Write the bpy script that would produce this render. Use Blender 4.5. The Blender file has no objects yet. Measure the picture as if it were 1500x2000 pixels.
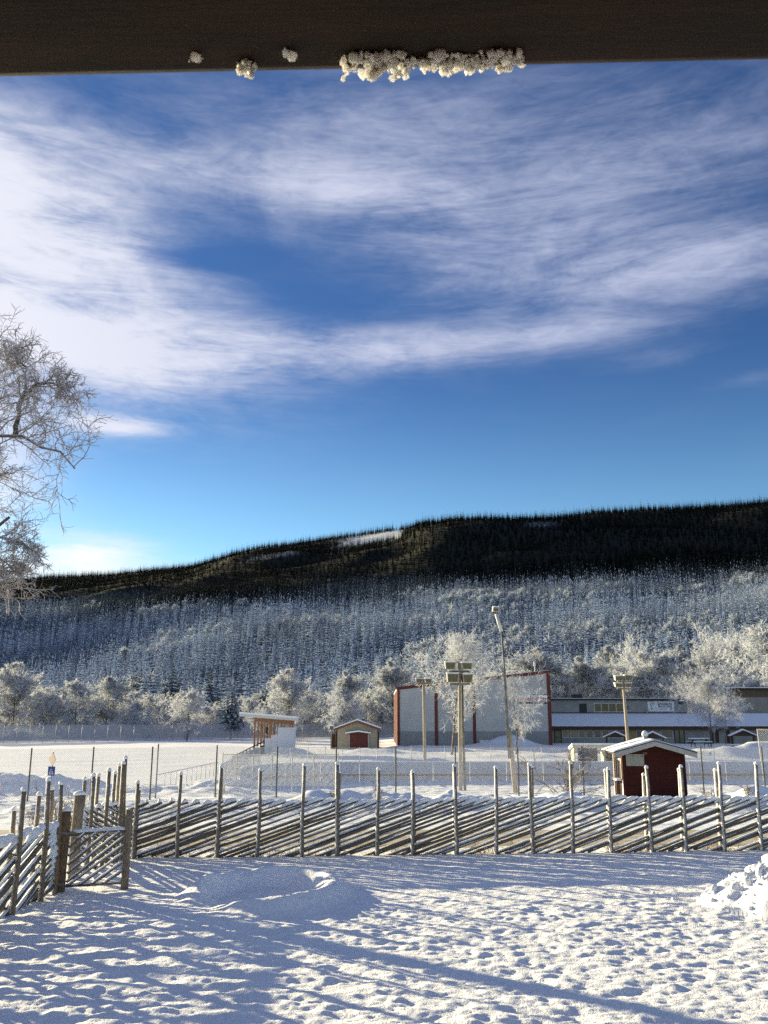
import bpy, bmesh, math, random
import numpy as np
from mathutils import Vector, Matrix, Euler

random.seed(7)
RNG = np.random.default_rng(11)
scene = bpy.context.scene
COL = scene.collection
R = math.radians

# ------------------------------------------------------------------ camera
CAMZ, FPX, PITCH = 3.9, 1729.0, R(13.2)
cam_d = bpy.data.cameras.new('camera')
cam = bpy.data.objects.new('camera', cam_d)
COL.objects.link(cam)
cam.location = (0, 0, CAMZ)
cam.rotation_euler = (R(90) + PITCH, 0, 0)
cam_d.sensor_fit = 'VERTICAL'
cam_d.sensor_height = 36.0
cam_d.lens = FPX / 2000 * 36.0
cam_d.clip_start = 0.05
cam_d.clip_end = 12000
cam_d.dof.use_dof = True
cam_d.dof.focus_distance = 40
cam_d.dof.aperture_fstop = cam_d.lens / 2.4
scene.camera = cam

# ------------------------------------------------------------------ sun, sky, exposure
SUN_AZ_FWD, SUN_EL = R(39), R(11.5)          # sun stands left of the view and ahead of the camera
sun_dir = Vector((-math.cos(SUN_AZ_FWD) * math.cos(SUN_EL), math.sin(SUN_AZ_FWD) * math.cos(SUN_EL), math.sin(SUN_EL)))
sl = bpy.data.lights.new('sun', 'SUN')
sl.energy = 5.0
sl.angle = R(0.5)
sl.color = (1.0, 0.86, 0.52)
so = bpy.data.objects.new('sun', sl)
COL.objects.link(so)
so.rotation_euler = sun_dir.to_track_quat('Z', 'Y').to_euler()

world = bpy.data.worlds.new('World')
scene.world = world
world.use_nodes = True
scene.view_settings.view_transform = 'Standard'
scene.view_settings.look = 'None'
scene.view_settings.gamma = 1.0
scene.view_settings.use_curve_mapping = False
scene.view_settings.exposure = 1.52
scene.cycles.max_bounces = 5
scene.cycles.diffuse_bounces = 3
scene.cycles.glossy_bounces = 2
scene.cycles.transmission_bounces = 3
scene.cycles.transparent_max_bounces = 12
scene.cycles.use_denoising = False
scene.cycles.use_adaptive_sampling = False
scene.cycles.filter_width = 1.5
scene.cycles.sample_clamp_indirect = 4.0


def px_FV(py):
    c, s = math.cos(PITCH), math.sin(PITCH)
    return FPX * c + (py - 1000) * s, FPX * s - (py - 1000) * c


def at(px, py, d):
    """world point seen at photograph pixel (px, py) when its forward distance is d"""
    F, V = px_FV(py)
    return Vector(((px - 750) * d / F, d, CAMZ + d * V / F))


def gp(px, py, z=0.0):
    F, V = px_FV(py)
    d = (z - CAMZ) * F / V
    return Vector(((px - 750) * d / F, d, z))


def azel(px, py):
    F, V = px_FV(py)
    dx = px - 750
    return math.degrees(math.atan2(dx, F)), math.degrees(math.atan2(V, math.hypot(F, dx)))


class NT:
    """tiny node tree helper"""
    def __init__(self, tree):
        self.t = tree

    def n(self, typ, **kw):
        nd = self.t.nodes.new(typ)
        for k, v in kw.items():
            setattr(nd, k, v)
        return nd

    def put(self, sock, v):
        if hasattr(v, 'links'):
            self.t.links.new(v, sock)
        else:
            sock.default_value = v

    def m(self, op, a, b=None, c=None, clamp=False):
        nd = self.n('ShaderNodeMath', operation=op)
        nd.use_clamp = clamp
        for i, v in enumerate((a, b, c)):
            if v is not None:
                self.put(nd.inputs[i], v)
        return nd.outputs[0]

    def mix(self, f, a, b, blend='MIX'):
        nd = self.n('ShaderNodeMix', data_type='RGBA', blend_type=blend)
        self.put(nd.inputs[0], f)
        self.put(nd.inputs[6], a)
        self.put(nd.inputs[7], b)
        return nd.outputs[2]

    def noise(self, vec, scale, detail=4, rough=0.55, dist=0.0):
        nd = self.n('ShaderNodeTexNoise')
        if vec is not None:
            self.put(nd.inputs['Vector'], vec)
        nd.inputs['Scale'].default_value = scale
        nd.inputs['Detail'].default_value = detail
        nd.inputs['Roughness'].default_value = rough
        nd.inputs['Distortion'].default_value = dist
        return nd.outputs['Fac']

    def ramp(self, f, stops):
        nd = self.n('ShaderNodeValToRGB')
        cr = nd.color_ramp
        while len(cr.elements) < len(stops):
            cr.elements.new(0.5)
        for e, (p, c) in zip(cr.elements, stops):
            e.position = p
            e.color = tuple(c) + (1,) if len(c) == 3 else c
        self.put(nd.inputs[0], f)
        return nd.outputs[0]

    def sstep(self, v, lo, hi):
        nd = self.n('ShaderNodeMapRange', interpolation_type='SMOOTHSTEP')
        self.put(nd.inputs[0], v)
        nd.inputs[1].default_value = lo
        nd.inputs[2].default_value = hi
        return nd.outputs[0]


def build_sky():
    t = world.node_tree
    t.nodes.clear()
    N = NT(t)
    tc = N.n('ShaderNodeTexCoord').outputs['Generated']
    sep = N.n('ShaderNodeSeparateXYZ')
    N.put(sep.inputs[0], tc)
    X, Y, Z = sep.outputs
    DEG = 57.29578
    az = N.m('MULTIPLY', N.m('ARCTAN2', X, Y), DEG)
    el = N.m('MULTIPLY', N.m('ARCSINE', Z), DEG)
    sky = N.n('ShaderNodeTexSky', sky_type='NISHITA')
    sky.sun_disc = False
    sky.sun_elevation = SUN_EL
    sky.sun_rotation = math.atan2(sun_dir.x, sun_dir.y)
    sky.altitude = 300
    sky.air_density = 1.0
    sky.dust_density = 0.3
    sky.ozone_density = 3.0
    hs = N.n('ShaderNodeHueSaturation')
    hs.inputs['Saturation'].default_value = SKY_SAT
    hs.inputs['Value'].default_value = 1.0
    N.put(hs.inputs['Color'], sky.outputs[0])
    base = N.mix(1.0, hs.outputs[0], N.mix(N.sstep(el, 7, 24), SKY_TINT, SKY_TINT_HIGH), 'MULTIPLY')
    # coverage of the cirrus: a few soft banks laid out by azimuth and elevation
    cov = None
    for (cx, cy, sx, sy, slope, amp) in CLOUDS:
        a0, e0 = azel(cx, cy)
        sa, se = sx / 30.0, sy / 30.0
        da = N.m('SUBTRACT', az, a0)
        de = N.m('SUBTRACT', N.m('SUBTRACT', el, e0), N.m('MULTIPLY', da, slope))
        q = N.m('ADD', N.m('POWER', N.m('ABSOLUTE', N.m('DIVIDE', da, sa)), 2.0),
                N.m('POWER', N.m('ABSOLUTE', N.m('DIVIDE', de, se)), 2.0))
        g = N.m('MULTIPLY', N.m('EXPONENT', N.m('MULTIPLY', q, -1.0)), amp)
        cov = g if cov is None else N.m('ADD', cov, g)
    # the rest of the sky, outside the photograph, carries thin cirrus too
    out = N.sstep(N.m('ABSOLUTE', az), 28, 60)
    cov = N.m('ADD', cov, N.m('MULTIPLY', out, 0.38))

    def mapped(rot, scl):
        mp = N.n('ShaderNodeMapping')
        mp.inputs['Rotation'].default_value = rot
        mp.inputs['Scale'].default_value = scl
        N.put(mp.inputs['Vector'], tc)
        return mp.outputs[0]
    big = N.noise(mapped((0, R(-14), 0), (2.6, 2.6, 5.5)), 2.1, 6, 0.62, 0.6)
    fib = N.noise(mapped((0, R(-36), R(10)), (2.2, 2.0, 13.0)), 2.0, 9, 0.66, 0.7)
    fin = N.noise(mapped((0, R(-38), R(10)), (5.0, 4.0, 24.0)), 4.0, 7, 0.65, 1.4)
    nz = N.m('ADD', N.m('MULTIPLY', N.m('SUBTRACT', big, 0.5), 2.6), N.m('MULTIPLY', N.m('SUBTRACT', fib, 0.5), 2.9))
    nz = N.m('ADD', nz, N.m('MULTIPLY', N.m('SUBTRACT', fin, 0.5), 1.0))
    amp = N.m('ADD', N.m('MULTIPLY', N.m('MINIMUM', N.m('MAXIMUM', cov, 0.0), 0.9), 0.62), 0.10)
    dens = N.sstep(N.m('ADD', cov, N.m('MULTIPLY', nz, amp)), -0.02, 1.15)
    # cloud brightness rises towards the sun
    dt = N.n('ShaderNodeVectorMath', operation='DOT_PRODUCT')
    N.put(dt.inputs[0], tc)
    dt.inputs[1].default_value = sun_dir
    cosun = dt.outputs['Value']
    glow = N.m('POWER', N.m('MAXIMUM', cosun, 0.0), 4.0)
    ccol = N.mix(glow, CLOUD_FAR, CLOUD_NEAR)
    lowwarm = N.m('SUBTRACT', 1.0, N.sstep(el, 6, 16))
    ccol = N.mix(N.m('MULTIPLY', lowwarm, 0.8), ccol, CLOUD_LOW)
    fac = N.m('MULTIPLY', dens, 0.93)
    col = N.mix(fac, base, ccol)
    bg = N.n('ShaderNodeBackground')
    N.put(bg.inputs[0], col)
    bg.inputs[1].default_value = SKY_STRENGTH
    outn = N.n('ShaderNodeOutputWorld')
    t.links.new(bg.outputs[0], outn.inputs[0])


SKY_STRENGTH = 0.079
SKY_SAT = 1.0
SKY_TINT = (0.74, 0.90, 0.92, 1)
SKY_TINT_HIGH = (0.29, 0.40, 0.57, 1)
CLOUD_FAR = (2.5, 2.7, 3.6, 1)
CLOUD_NEAR = (5.0, 4.95, 5.0, 1)
CLOUD_LOW = (5.6, 5.3, 4.5, 1)
CLOUDS = [  # pixel centre, half widths in pixels, tilt, amount
    (-60, 340, 330, 110, -0.10, 0.70),
    (60, 470, 400, 120, -0.22, 0.55),
    (-40, 640, 400, 120, -0.10, 0.85),
    (300, 690, 360, 60, 0.06, 0.62),
    (720, 685, 280, 40, 0.04, 0.52),
    (400, 335, 400, 55, -0.06, 0.40),
    (690, 365, 140, 36, -0.03, 0.32),
    (930, 430, 360, 105, -0.08, 0.50),
    (1400, 510, 240, 60, 0.0, 0.42),
    (1150, 560, 380, 70, 0.02, 0.36),
    (1050, 665, 260, 36, 0.0, 0.44),
    (430, 505, 120, 22, 0.06, -0.35),
    (620, 590, 200, 42, -0.10, -0.14),
    (850, 230, 700, 90, 0.0, 0.36),
    (1300, 330, 330, 100, 0.0, 0.36),
    (230, 832, 95, 18, -0.01, 0.80),
    (180, 1075, 115, 30, 0.06, 0.80),
    (-60, 900, 130, 140, 0.0, 0.75),
    (60, 1120, 330, 26, 0.05, 0.55),
    (1290, 700, 110, 20, 0.05, 0.25),
    (1480, 740, 90, 18, 0.05, 0.18),
]
build_sky()

# ------------------------------------------------------------------ materials
MATS = {}


def principled(name):
    m = bpy.data.materials.new(name)
    m.use_nodes = True
    t = m.node_tree
    t.nodes.clear()
    N = NT(t)
    b = N.n('ShaderNodeBsdfPrincipled')
    o = N.n('ShaderNodeOutputMaterial')
    t.links.new(b.outputs[0], o.inputs[0])
    b.inputs['Specular IOR Level'].default_value = 0.25
    return m, N, b, o


def mat(name, col, col2=None, scale=4.0, rough=0.8, bump=0.0, bscale=30.0, stretch=None, detail=4, spec=0.25, metal=0.0, lo=0.35, hi=0.65, dist=0.02):
    if name in MATS:
        return MATS[name]
    m, N, b, o = principled(name)
    tc = N.n('ShaderNodeTexCoord').outputs['Object']
    if stretch:
        mp = N.n('ShaderNodeMapping')
        mp.inputs['Scale'].default_value = stretch
        N.put(mp.inputs['Vector'], tc)
        tc = mp.outputs[0]
    if col2 is None:
        col2 = tuple(c * 0.75 for c in col)
    f = N.sstep(N.noise(tc, scale, detail, 0.6), lo, hi)
    c = N.mix(f, tuple(col) + (1,), tuple(col2) + (1,))
    N.put(b.inputs['Base Color'], c)
    b.inputs['Roughness'].default_value = rough
    b.inputs['Specular IOR Level'].default_value = spec
    b.inputs['Metallic'].default_value = metal
    if bump > 0:
        bp = N.n('ShaderNodeBump')
        bp.inputs['Strength'].default_value = bump
        bp.inputs['Distance'].default_value = dist
        N.put(bp.inputs['Height'], N.noise(tc, bscale, 5, 0.65))
        N.put(b.inputs['Normal'], bp.outputs[0])
    MATS[name] = m
    return m


def snow_material(name, grain=90.0, bump=0.5, dist=0.012, c1=(0.86, 0.87, 0.90), c2=(0.80, 0.82, 0.86), mid=0.0):
    m, N, b, o = principled(name)
    tc = N.n('ShaderNodeTexCoord').outputs['Object']
    c = N.mix(N.sstep(N.noise(tc, 1.3, 5, 0.6), 0.3, 0.7), c1 + (1,), c2 + (1,))
    N.put(b.inputs['Base Color'], c)
    b.inputs['Roughness'].default_value = 0.65
    b.inputs['Specular IOR Level'].default_value = 0.3
    bp = N.n('ShaderNodeBump')
    bp.inputs['Strength'].default_value = bump
    bp.inputs['Distance'].default_value = dist
    h = N.noise(tc, grain, 4, 0.7)
    if mid:
        h = N.m('ADD', h, N.m('MULTIPLY', N.noise(tc, mid, 4, 0.6), 2.0))
    N.put(bp.inputs['Height'], h)
    N.put(b.inputs['Normal'], bp.outputs[0])
    MATS[name] = m
    return m


def frosted_material(name, bark, frost, lo=-0.2, hi=0.5, amount=1.0, scale=3.0):
    """bark that carries rime on every face that looks up, patchy elsewhere"""
    m, N, b, o = principled(name)
    g = N.n('ShaderNodeNewGeometry')
    sep = N.n('ShaderNodeSeparateXYZ')
    N.put(sep.inputs[0], g.outputs['Normal'])
    tc = N.n('ShaderNodeTexCoord').outputs['Object']
    nz = N.noise(tc, scale, 5, 0.65)
    up = N.sstep(N.m('ADD', sep.outputs[2], N.m('MULTIPLY', N.m('SUBTRACT', nz, 0.5), 1.6)), lo, hi)
    c = N.mix(N.m('MULTIPLY', up, amount), tuple(bark) + (1,), tuple(frost) + (1,))
    N.put(b.inputs['Base Color'], c)
    b.inputs['Roughness'].default_value = 0.85
    bp = N.n('ShaderNodeBump')
    bp.inputs['Strength'].default_value = 0.5
    bp.inputs['Distance'].default_value = 0.02
    N.put(bp.inputs['Height'], N.noise(tc, scale * 7, 4, 0.7))
    N.put(b.inputs['Normal'], bp.outputs[0])
    MATS[name] = m
    return m


def ice_material():
    m, N, b, o = principled('icy_snow')
    tc = N.n('ShaderNodeTexCoord').outputs['Object']
    c = N.mix(N.sstep(N.noise(tc, 70.0, 3, 0.6), 0.35, 0.65), (0.95, 0.95, 0.95, 1), (0.86, 0.83, 0.79, 1))
    N.put(b.inputs['Base Color'], c)
    b.inputs['Roughness'].default_value = 0.3
    b.inputs['Specular IOR Level'].default_value = 0.5
    tl = N.n('ShaderNodeBsdfTranslucent')
    N.put(tl.inputs[0], c)
    mx = N.n('ShaderNodeMixShader')
    mx.inputs[0].default_value = 0.62
    N.t.links.new(b.outputs[0], mx.inputs[1])
    N.t.links.new(tl.outputs[0], mx.inputs[2])
    N.t.links.new(mx.outputs[0], o.inputs[0])
    return m


def hoar_material(name, c1, c2):
    """feathery rime: scatters some of the light straight through"""
    m, N, b, o = principled(name)
    tc = N.n('ShaderNodeTexCoord').outputs['Object']
    c = N.mix(N.sstep(N.noise(tc, 0.9, 4, 0.6), 0.35, 0.65), c1 + (1,), c2 + (1,))
    N.put(b.inputs['Base Color'], c)
    b.inputs['Roughness'].default_value = 0.95
    b.inputs['Specular IOR Level'].default_value = 0.1
    tl = N.n('ShaderNodeBsdfTranslucent')
    N.put(tl.inputs[0], c)
    mx = N.n('ShaderNodeMixShader')
    mx.inputs[0].default_value = 0.42
    N.t.links.new(b.outputs[0], mx.inputs[1])
    N.t.links.new(tl.outputs[0], mx.inputs[2])
    N.t.links.new(mx.outputs[0], o.inputs[0])
    return m


def rimed_post_material():
    """grey pole with rime grown along the windward side, in ragged patches"""
    m, N, b, o = principled('rimed_post')
    g = N.n('ShaderNodeNewGeometry')
    sep = N.n('ShaderNodeSeparateXYZ')
    N.put(sep.inputs[0], g.outputs['Normal'])
    tc = N.n('ShaderNodeTexCoord').outputs['Object']
    nz = N.noise(tc, 9.0, 5, 0.7)
    f = N.sstep(N.m('ADD', N.m('SUBTRACT', N.m('MULTIPLY', sep.outputs[0], -0.9), N.m('MULTIPLY', sep.outputs[1], 0.25)), N.m('MULTIPLY', N.m('SUBTRACT', nz, 0.5), 2.2)), 0.15, 0.75)
    wood = N.mix(N.noise(tc, 16.0, 4, 0.6), (0.28, 0.22, 0.155, 1), (0.13, 0.10, 0.072, 1))
    N.put(b.inputs['Base Color'], N.mix(f, wood, (0.72, 0.71, 0.69, 1)))
    b.inputs['Roughness'].default_value = 0.9
    bp = N.n('ShaderNodeBump')
    bp.inputs['Strength'].default_value = 0.7
    bp.inputs['Distance'].default_value = 0.02
    N.put(bp.inputs['Height'], N.noise(tc, 45.0, 4, 0.7))
    N.put(b.inputs['Normal'], bp.outputs[0])
    return m


SNOW = snow_material('snow', 55, 0.6, 0.02)
YARD = snow_material('yard_snow', 38, 0.75, 0.03, (0.88, 0.88, 0.91), (0.82, 0.83, 0.87), mid=9.0)
FIELD = snow_material('field_snow', 6, 0.35, 0.05, (0.86, 0.86, 0.88), (0.80, 0.80, 0.83), mid=0.9)
WOOD = mat('weathered_wood', (0.215, 0.185, 0.150), (0.115, 0.098, 0.080), 14, 0.85, 0.6, 40, (1, 6, 6))
WOODV = mat('weathered_post', (0.30, 0.24, 0.17), (0.16, 0.125, 0.09), 12, 0.85, 0.6, 40, (6, 6, 1))
WOODG = mat('gate_wood', (0.23, 0.15, 0.085), (0.10, 0.07, 0.045), 9, 0.85, 0.6, 40, (6, 6, 1))
ROADM = mat('gravelly_ice', (0.38, 0.32, 0.225), (0.54, 0.50, 0.43), 1.2, 0.7, 0.5, 14, (0.25, 2.0, 1), lo=0.3, hi=0.7)
GALV = mat('galvanised_steel', (0.42, 0.43, 0.44), (0.34, 0.35, 0.36), 5, 0.5, metal=0.3)
RIME = mat('rime_wire', (0.72, 0.73, 0.76), (0.60, 0.61, 0.64), 6, 0.9)
DARKPOST = mat('dark_steel', (0.10, 0.095, 0.085), (0.20, 0.19, 0.17), 3, 0.7)
POLEW = mat('pale_wood_pole', (0.42, 0.36, 0.28), (0.30, 0.25, 0.19), 5, 0.8, 0.3, 30, (4, 4, 0.5))
LAMPB = mat('lamp_housing', (0.40, 0.38, 0.33), (0.30, 0.28, 0.24), 4, 0.6)
LAMPG = mat('lamp_glass', (0.10, 0.095, 0.04), (0.06, 0.055, 0.025), 6, 0.25, spec=0.5)
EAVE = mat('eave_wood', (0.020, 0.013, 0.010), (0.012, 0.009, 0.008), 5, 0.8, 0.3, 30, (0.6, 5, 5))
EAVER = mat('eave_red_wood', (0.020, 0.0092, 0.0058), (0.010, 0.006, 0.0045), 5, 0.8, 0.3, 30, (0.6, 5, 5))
REDW = mat('falu_red', (0.062, 0.011, 0.0075), (0.038, 0.008, 0.0055), 5, 0.85, 0.4, 30)
REDT = mat('red_trim', (0.15, 0.032, 0.022), (0.115, 0.026, 0.018), 3, 0.6)
WHITEW = mat('white_wood', (0.62, 0.60, 0.56), (0.52, 0.50, 0.46), 5, 0.7)
CREAM = mat('cream_panel', (0.62, 0.57, 0.45), (0.52, 0.48, 0.38), 3, 0.75)
CLAD = mat('light_cladding', (0.48, 0.485, 0.48), (0.43, 0.435, 0.435), 0.6, 0.5)
CLADG = mat('grey_cladding', (0.28, 0.28, 0.29), (0.25, 0.25, 0.26), 0.6, 0.5)
POOLW = mat('grey_render', (0.30, 0.295, 0.28), (0.25, 0.245, 0.235), 0.9, 0.8)
BEIGE = mat('beige_boards', (0.42, 0.37, 0.28), (0.37, 0.32, 0.24), 2, 0.75)
DKBROWN = mat('dark_brown_trim', (0.075, 0.040, 0.030), (0.05, 0.03, 0.024), 4, 0.7)
DOORRED = mat('brown_red_door', (0.16, 0.045, 0.04), (0.13, 0.038, 0.034), 3, 0.7)
BLACKF = mat('black_fascia', (0.022, 0.022, 0.024), (0.03, 0.03, 0.03), 3, 0.5)
GLASS = mat('window_glass', (0.05, 0.055, 0.055), (0.09, 0.085, 0.07), 0.9, 0.12, spec=0.6)
GLASSY = mat('window_glass_curtained', (0.13, 0.11, 0.05), (0.09, 0.075, 0.035), 1.5, 0.2, spec=0.5)
SIGNW = mat('sign_white', (0.66, 0.67, 0.70), (0.62, 0.63, 0.66), 1, 0.5)
INKR = mat('sign_red', (0.50, 0.03, 0.05), (0.46, 0.03, 0.045), 1, 0.5)
INKD = mat('sign_dark', (0.035, 0.045, 0.075), (0.03, 0.04, 0.07), 1, 0.5)
ORANGEW = mat('orange_timber', (0.30, 0.165, 0.10), (0.22, 0.12, 0.07), 4, 0.8)
PANELG = mat('white_panel', (0.60, 0.61, 0.66), (0.55, 0.56, 0.61), 0.8, 0.6)
DARKTIM = mat('dark_timber', (0.055, 0.050, 0.045), (0.035, 0.032, 0.03), 4, 0.8)
BOARDW = mat('rink_board_white', (0.55, 0.56, 0.60), (0.46, 0.47, 0.51), 1.2, 0.5)
BOARDY = mat('rink_board_ochre', (0.42, 0.24, 0.08), (0.34, 0.19, 0.07), 2, 0.6)
SIGNBLUE = mat('sign_blue', (0.02, 0.07, 0.36), (0.02, 0.06, 0.30), 2, 0.4)
SIGNORANGE = mat('diamond_sign_back', (0.44, 0.33, 0.27), (0.38, 0.28, 0.23), 2, 0.5)
PINK = mat('stake_red', (0.75, 0.10, 0.10), (0.65, 0.08, 0.08), 2, 0.5)
PAPER = mat('notice_paper', (0.32, 0.315, 0.27), (0.28, 0.275, 0.24), 6, 0.6)
HUTGREY = mat('grey_bargeboard', (0.40, 0.39, 0.37), (0.34, 0.33, 0.31), 4, 0.7)
FROSTED_TWIG = hoar_material('hoarfrost', (0.62, 0.635, 0.67), (0.52, 0.535, 0.57))
FROST_WHITE = hoar_material('hoarfrost_white', (0.63, 0.65, 0.69), (0.54, 0.56, 0.60))
FROST_GREY = hoar_material('hoarfrost_grey', (0.56, 0.58, 0.62), (0.44, 0.46, 0.50))
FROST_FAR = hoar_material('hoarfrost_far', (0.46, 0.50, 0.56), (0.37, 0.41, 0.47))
FROST_WARM = mat('hoarfrost_near', (0.72, 0.69, 0.68), (0.55, 0.51, 0.49), 2.0, 0.95)
BARK = frosted_material('birch_bark', (0.11, 0.085, 0.065), (0.62, 0.60, 0.58), -0.1, 0.7, 0.8, 1.2)
BIGBARK = frosted_material('gnarled_bark', (0.075, 0.064, 0.058), (0.64, 0.64, 0.68), -0.15, 0.65, 0.95, 2.0)
TWIGM = frosted_material('rimed_twig', (0.17, 0.14, 0.125), (0.68, 0.67, 0.72), -0.45, 0.45, 0.95, 3.0)
STRAW = mat('dry_straw', (0.38, 0.29, 0.15), (0.26, 0.19, 0.10), 3, 0.9)
ICE = ice_material()
POSTM = rimed_post_material()
BUSHM = frosted_material('bush_stem', (0.17, 0.12, 0.08), (0.66, 0.64, 0.62), -0.2, 0.7, 0.8, 6.0)


def spruce_material():
    m, N, b, o = principled('frosted_spruce')
    fr = N.n('ShaderNodeVertexColor', layer_name='tip')
    inst = N.n('ShaderNodeAttribute', attribute_type='INSTANCER', attribute_name='frost')
    tc = N.n('ShaderNodeTexCoord').outputs['Object']
    nz = N.noise(tc, 0.9, 3, 0.6)
    sp = N.n('ShaderNodeSeparateColor')
    N.put(sp.inputs[0], fr.outputs[0])
    tip = N.m('ADD', sp.outputs[0], N.m('MULTIPLY', N.m('SUBTRACT', nz, 0.5), 0.5))
    f = N.m('MULTIPLY', N.sstep(N.m('ADD', tip, N.m('MULTIPLY', inst.outputs['Fac'], 0.75)), 0.42, 1.30), N.sstep(inst.outputs['Fac'], 0.02, 0.6))
    c = N.mix(f, (0.007, 0.014, 0.012, 1), (0.60, 0.68, 0.80, 1))
    N.put(b.inputs['Base Color'], c)
    b.inputs['Roughness'].default_value = 0.95
    b.inputs['Specular IOR Level'].default_value = 0.1
    return m


SPRUCE = spruce_material()

# ------------------------------------------------------------------ mesh helpers


def mesh_np(name, V, quads=None, tris=None, material=None, smooth=False):
    V = np.asarray(V, np.float32).reshape(-1, 3)
    me = bpy.data.meshes.new(name)
    nq = 0 if quads is None else len(quads)
    nt = 0 if tris is None else len(tris)
    me.vertices.add(len(V))
    me.vertices.foreach_set('co', V.ravel())
    loops = []
    if nq:
        loops.append(np.asarray(quads, np.int32).ravel())
    if nt:
        loops.append(np.asarray(tris, np.int32).ravel())
    lp = np.concatenate(loops)
    me.loops.add(len(lp))
    me.loops.foreach_set('vertex_index', lp)
    me.polygons.add(nq + nt)
    starts = np.concatenate([np.arange(nq) * 4, nq * 4 + np.arange(nt) * 3]).astype(np.int32)
    me.polygons.foreach_set('loop_start', starts)
    try:
        tot = np.concatenate([np.full(nq, 4), np.full(nt, 3)]).astype(np.int32)
        me.polygons.foreach_set('loop_total', tot)
    except Exception:
        pass
    me.polygons.foreach_set('use_smooth', np.full(nq + nt, bool(smooth)))
    me.update(calc_edges=True)
    me.validate()
    if material:
        me.materials.append(material)
    return me


def link(name, me, parent=None, loc=(0, 0, 0), rot=(0, 0, 0), **props):
    o = bpy.data.objects.new(name, me)
    COL.objects.link(o)
    if parent is not None:
        o.parent = parent
    o.location = loc
    o.rotation_euler = rot
    for k, v in props.items():
        o[k] = v
    return o


def thing(name, label, cat, loc=(0, 0, 0), rotz=0.0, group=None):
    o = bpy.data.objects.new(name, None)
    COL.objects.link(o)
    o.empty_display_size = 0.2
    o.location = loc
    o.rotation_euler = (0, 0, rotz)
    o['label'] = label
    o['category'] = cat
    if group:
        o['group'] = group
    return o


def tag(o, label, cat, group=None):
    o['label'] = label
    o['category'] = cat
    if group:
        o['group'] = group
    return o


class MB:
    """collects boxes, tubes, slabs and prisms into ONE mesh"""
    def __init__(self):
        self.v, self.f = [], []

    def add(self, vs, fs):
        k = len(self.v)
        self.v += [tuple(p) for p in vs]
        self.f += [tuple(i + k for i in q) for q in fs]
        return self

    def box(self, x0, x1, y0, y1, z0, z1):
        vs = [(x, y, z) for z in (z0, z1) for y in (y0, y1) for x in (x0, x1)]
        return self.add(vs, [(0, 2, 3, 1), (4, 5, 7, 6), (0, 1, 5, 4), (2, 6, 7, 3), (0, 4, 6, 2), (1, 3, 7, 5)])

    def obox(self, c, s, rot=(0, 0, 0)):
        M = Euler(rot).to_matrix()
        vs = [Vector(c) + M @ Vector((sx * s[0] / 2, sy * s[1] / 2, sz * s[2] / 2)) for sz in (-1, 1) for sy in (-1, 1) for sx in (-1, 1)]
        return self.add(vs, [(0, 2, 3, 1), (4, 5, 7, 6), (0, 1, 5, 4), (2, 6, 7, 3), (0, 4, 6, 2), (1, 3, 7, 5)])

    def prism(self, pts, y0, y1):
        """polygon in x, z (counter-clockwise seen from -y), extruded along y"""
        n = len(pts)
        vs = [(x, y0, z) for x, z in pts] + [(x, y1, z) for x, z in pts]
        fs = [tuple(range(n)), tuple(range(2 * n - 1, n - 1, -1))]
        fs += [((i + 1) % n, i, n + i, n + (i + 1) % n) for i in range(n)]
        return self.add(vs, fs)

    def tube(self, p0, p1, r0, r1=None, n=6):
        r1 = r0 if r1 is None else r1
        p0, p1 = Vector(p0), Vector(p1)
        t = (p1 - p0).normalized()
        u = t.cross(Vector((0, 0, 1)) if abs(t.z) < 0.9 else Vector((1, 0, 0))).normalized()
        w = t.cross(u)
        vs = []
        for p, r in ((p0, r0), (p1, r1)):
            for i in range(n):
                a = 2 * math.pi * i / n
                vs.append(p + (u * math.cos(a) + w * math.sin(a)) * r)
        fs = [(i, (i + 1) % n, n + (i + 1) % n, n + i) for i in range(n)]
        fs += [tuple(range(n - 1, -1, -1)), tuple(range(n, 2 * n))]
        return self.add(vs, fs)

    def poly(self, pts, radii, n=6):
        """one bent tapering tube"""
        P = np.array([tuple(p) for p in pts])[None]
        V, Q = tube_batch(P, np.array(radii)[None], n)
        k = len(self.v)
        self.add(V, [tuple(q) for q in Q])
        m = len(pts)
        self.f.append(tuple(k + i for i in range(n)))
        self.f.append(tuple(k + (m - 1) * n + i for i in range(n - 1, -1, -1)))
        return self

    def quad(self, a, b, c, d):
        return self.add([a, b, c, d], [(0, 1, 2, 3)])

    def mesh(self, name, material, smooth=False, bevel=0.0):
        me = bpy.data.meshes.new(name)
        me.from_pydata([tuple(v) for v in self.v], [], self.f)
        bm = bmesh.new()
        bm.from_mesh(me)
        bmesh.ops.recalc_face_normals(bm, faces=bm.faces)
        if bevel > 0:
            bmesh.ops.bevel(bm, geom=[e for e in bm.edges if e.calc_face_angle(0) > 0.6], offset=bevel, segments=2, affect='EDGES', profile=0.6)
        bm.to_mesh(me)
        bm.free()
        me.polygons.foreach_set('use_smooth', [smooth] * len(me.polygons))
        if material:
            me.materials.append(material)
        return me

    def build(self, name, material, parent=None, smooth=False, bevel=0.0, **props):
        return link(name, self.mesh(name, material, smooth, bevel), parent, **props)


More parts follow.
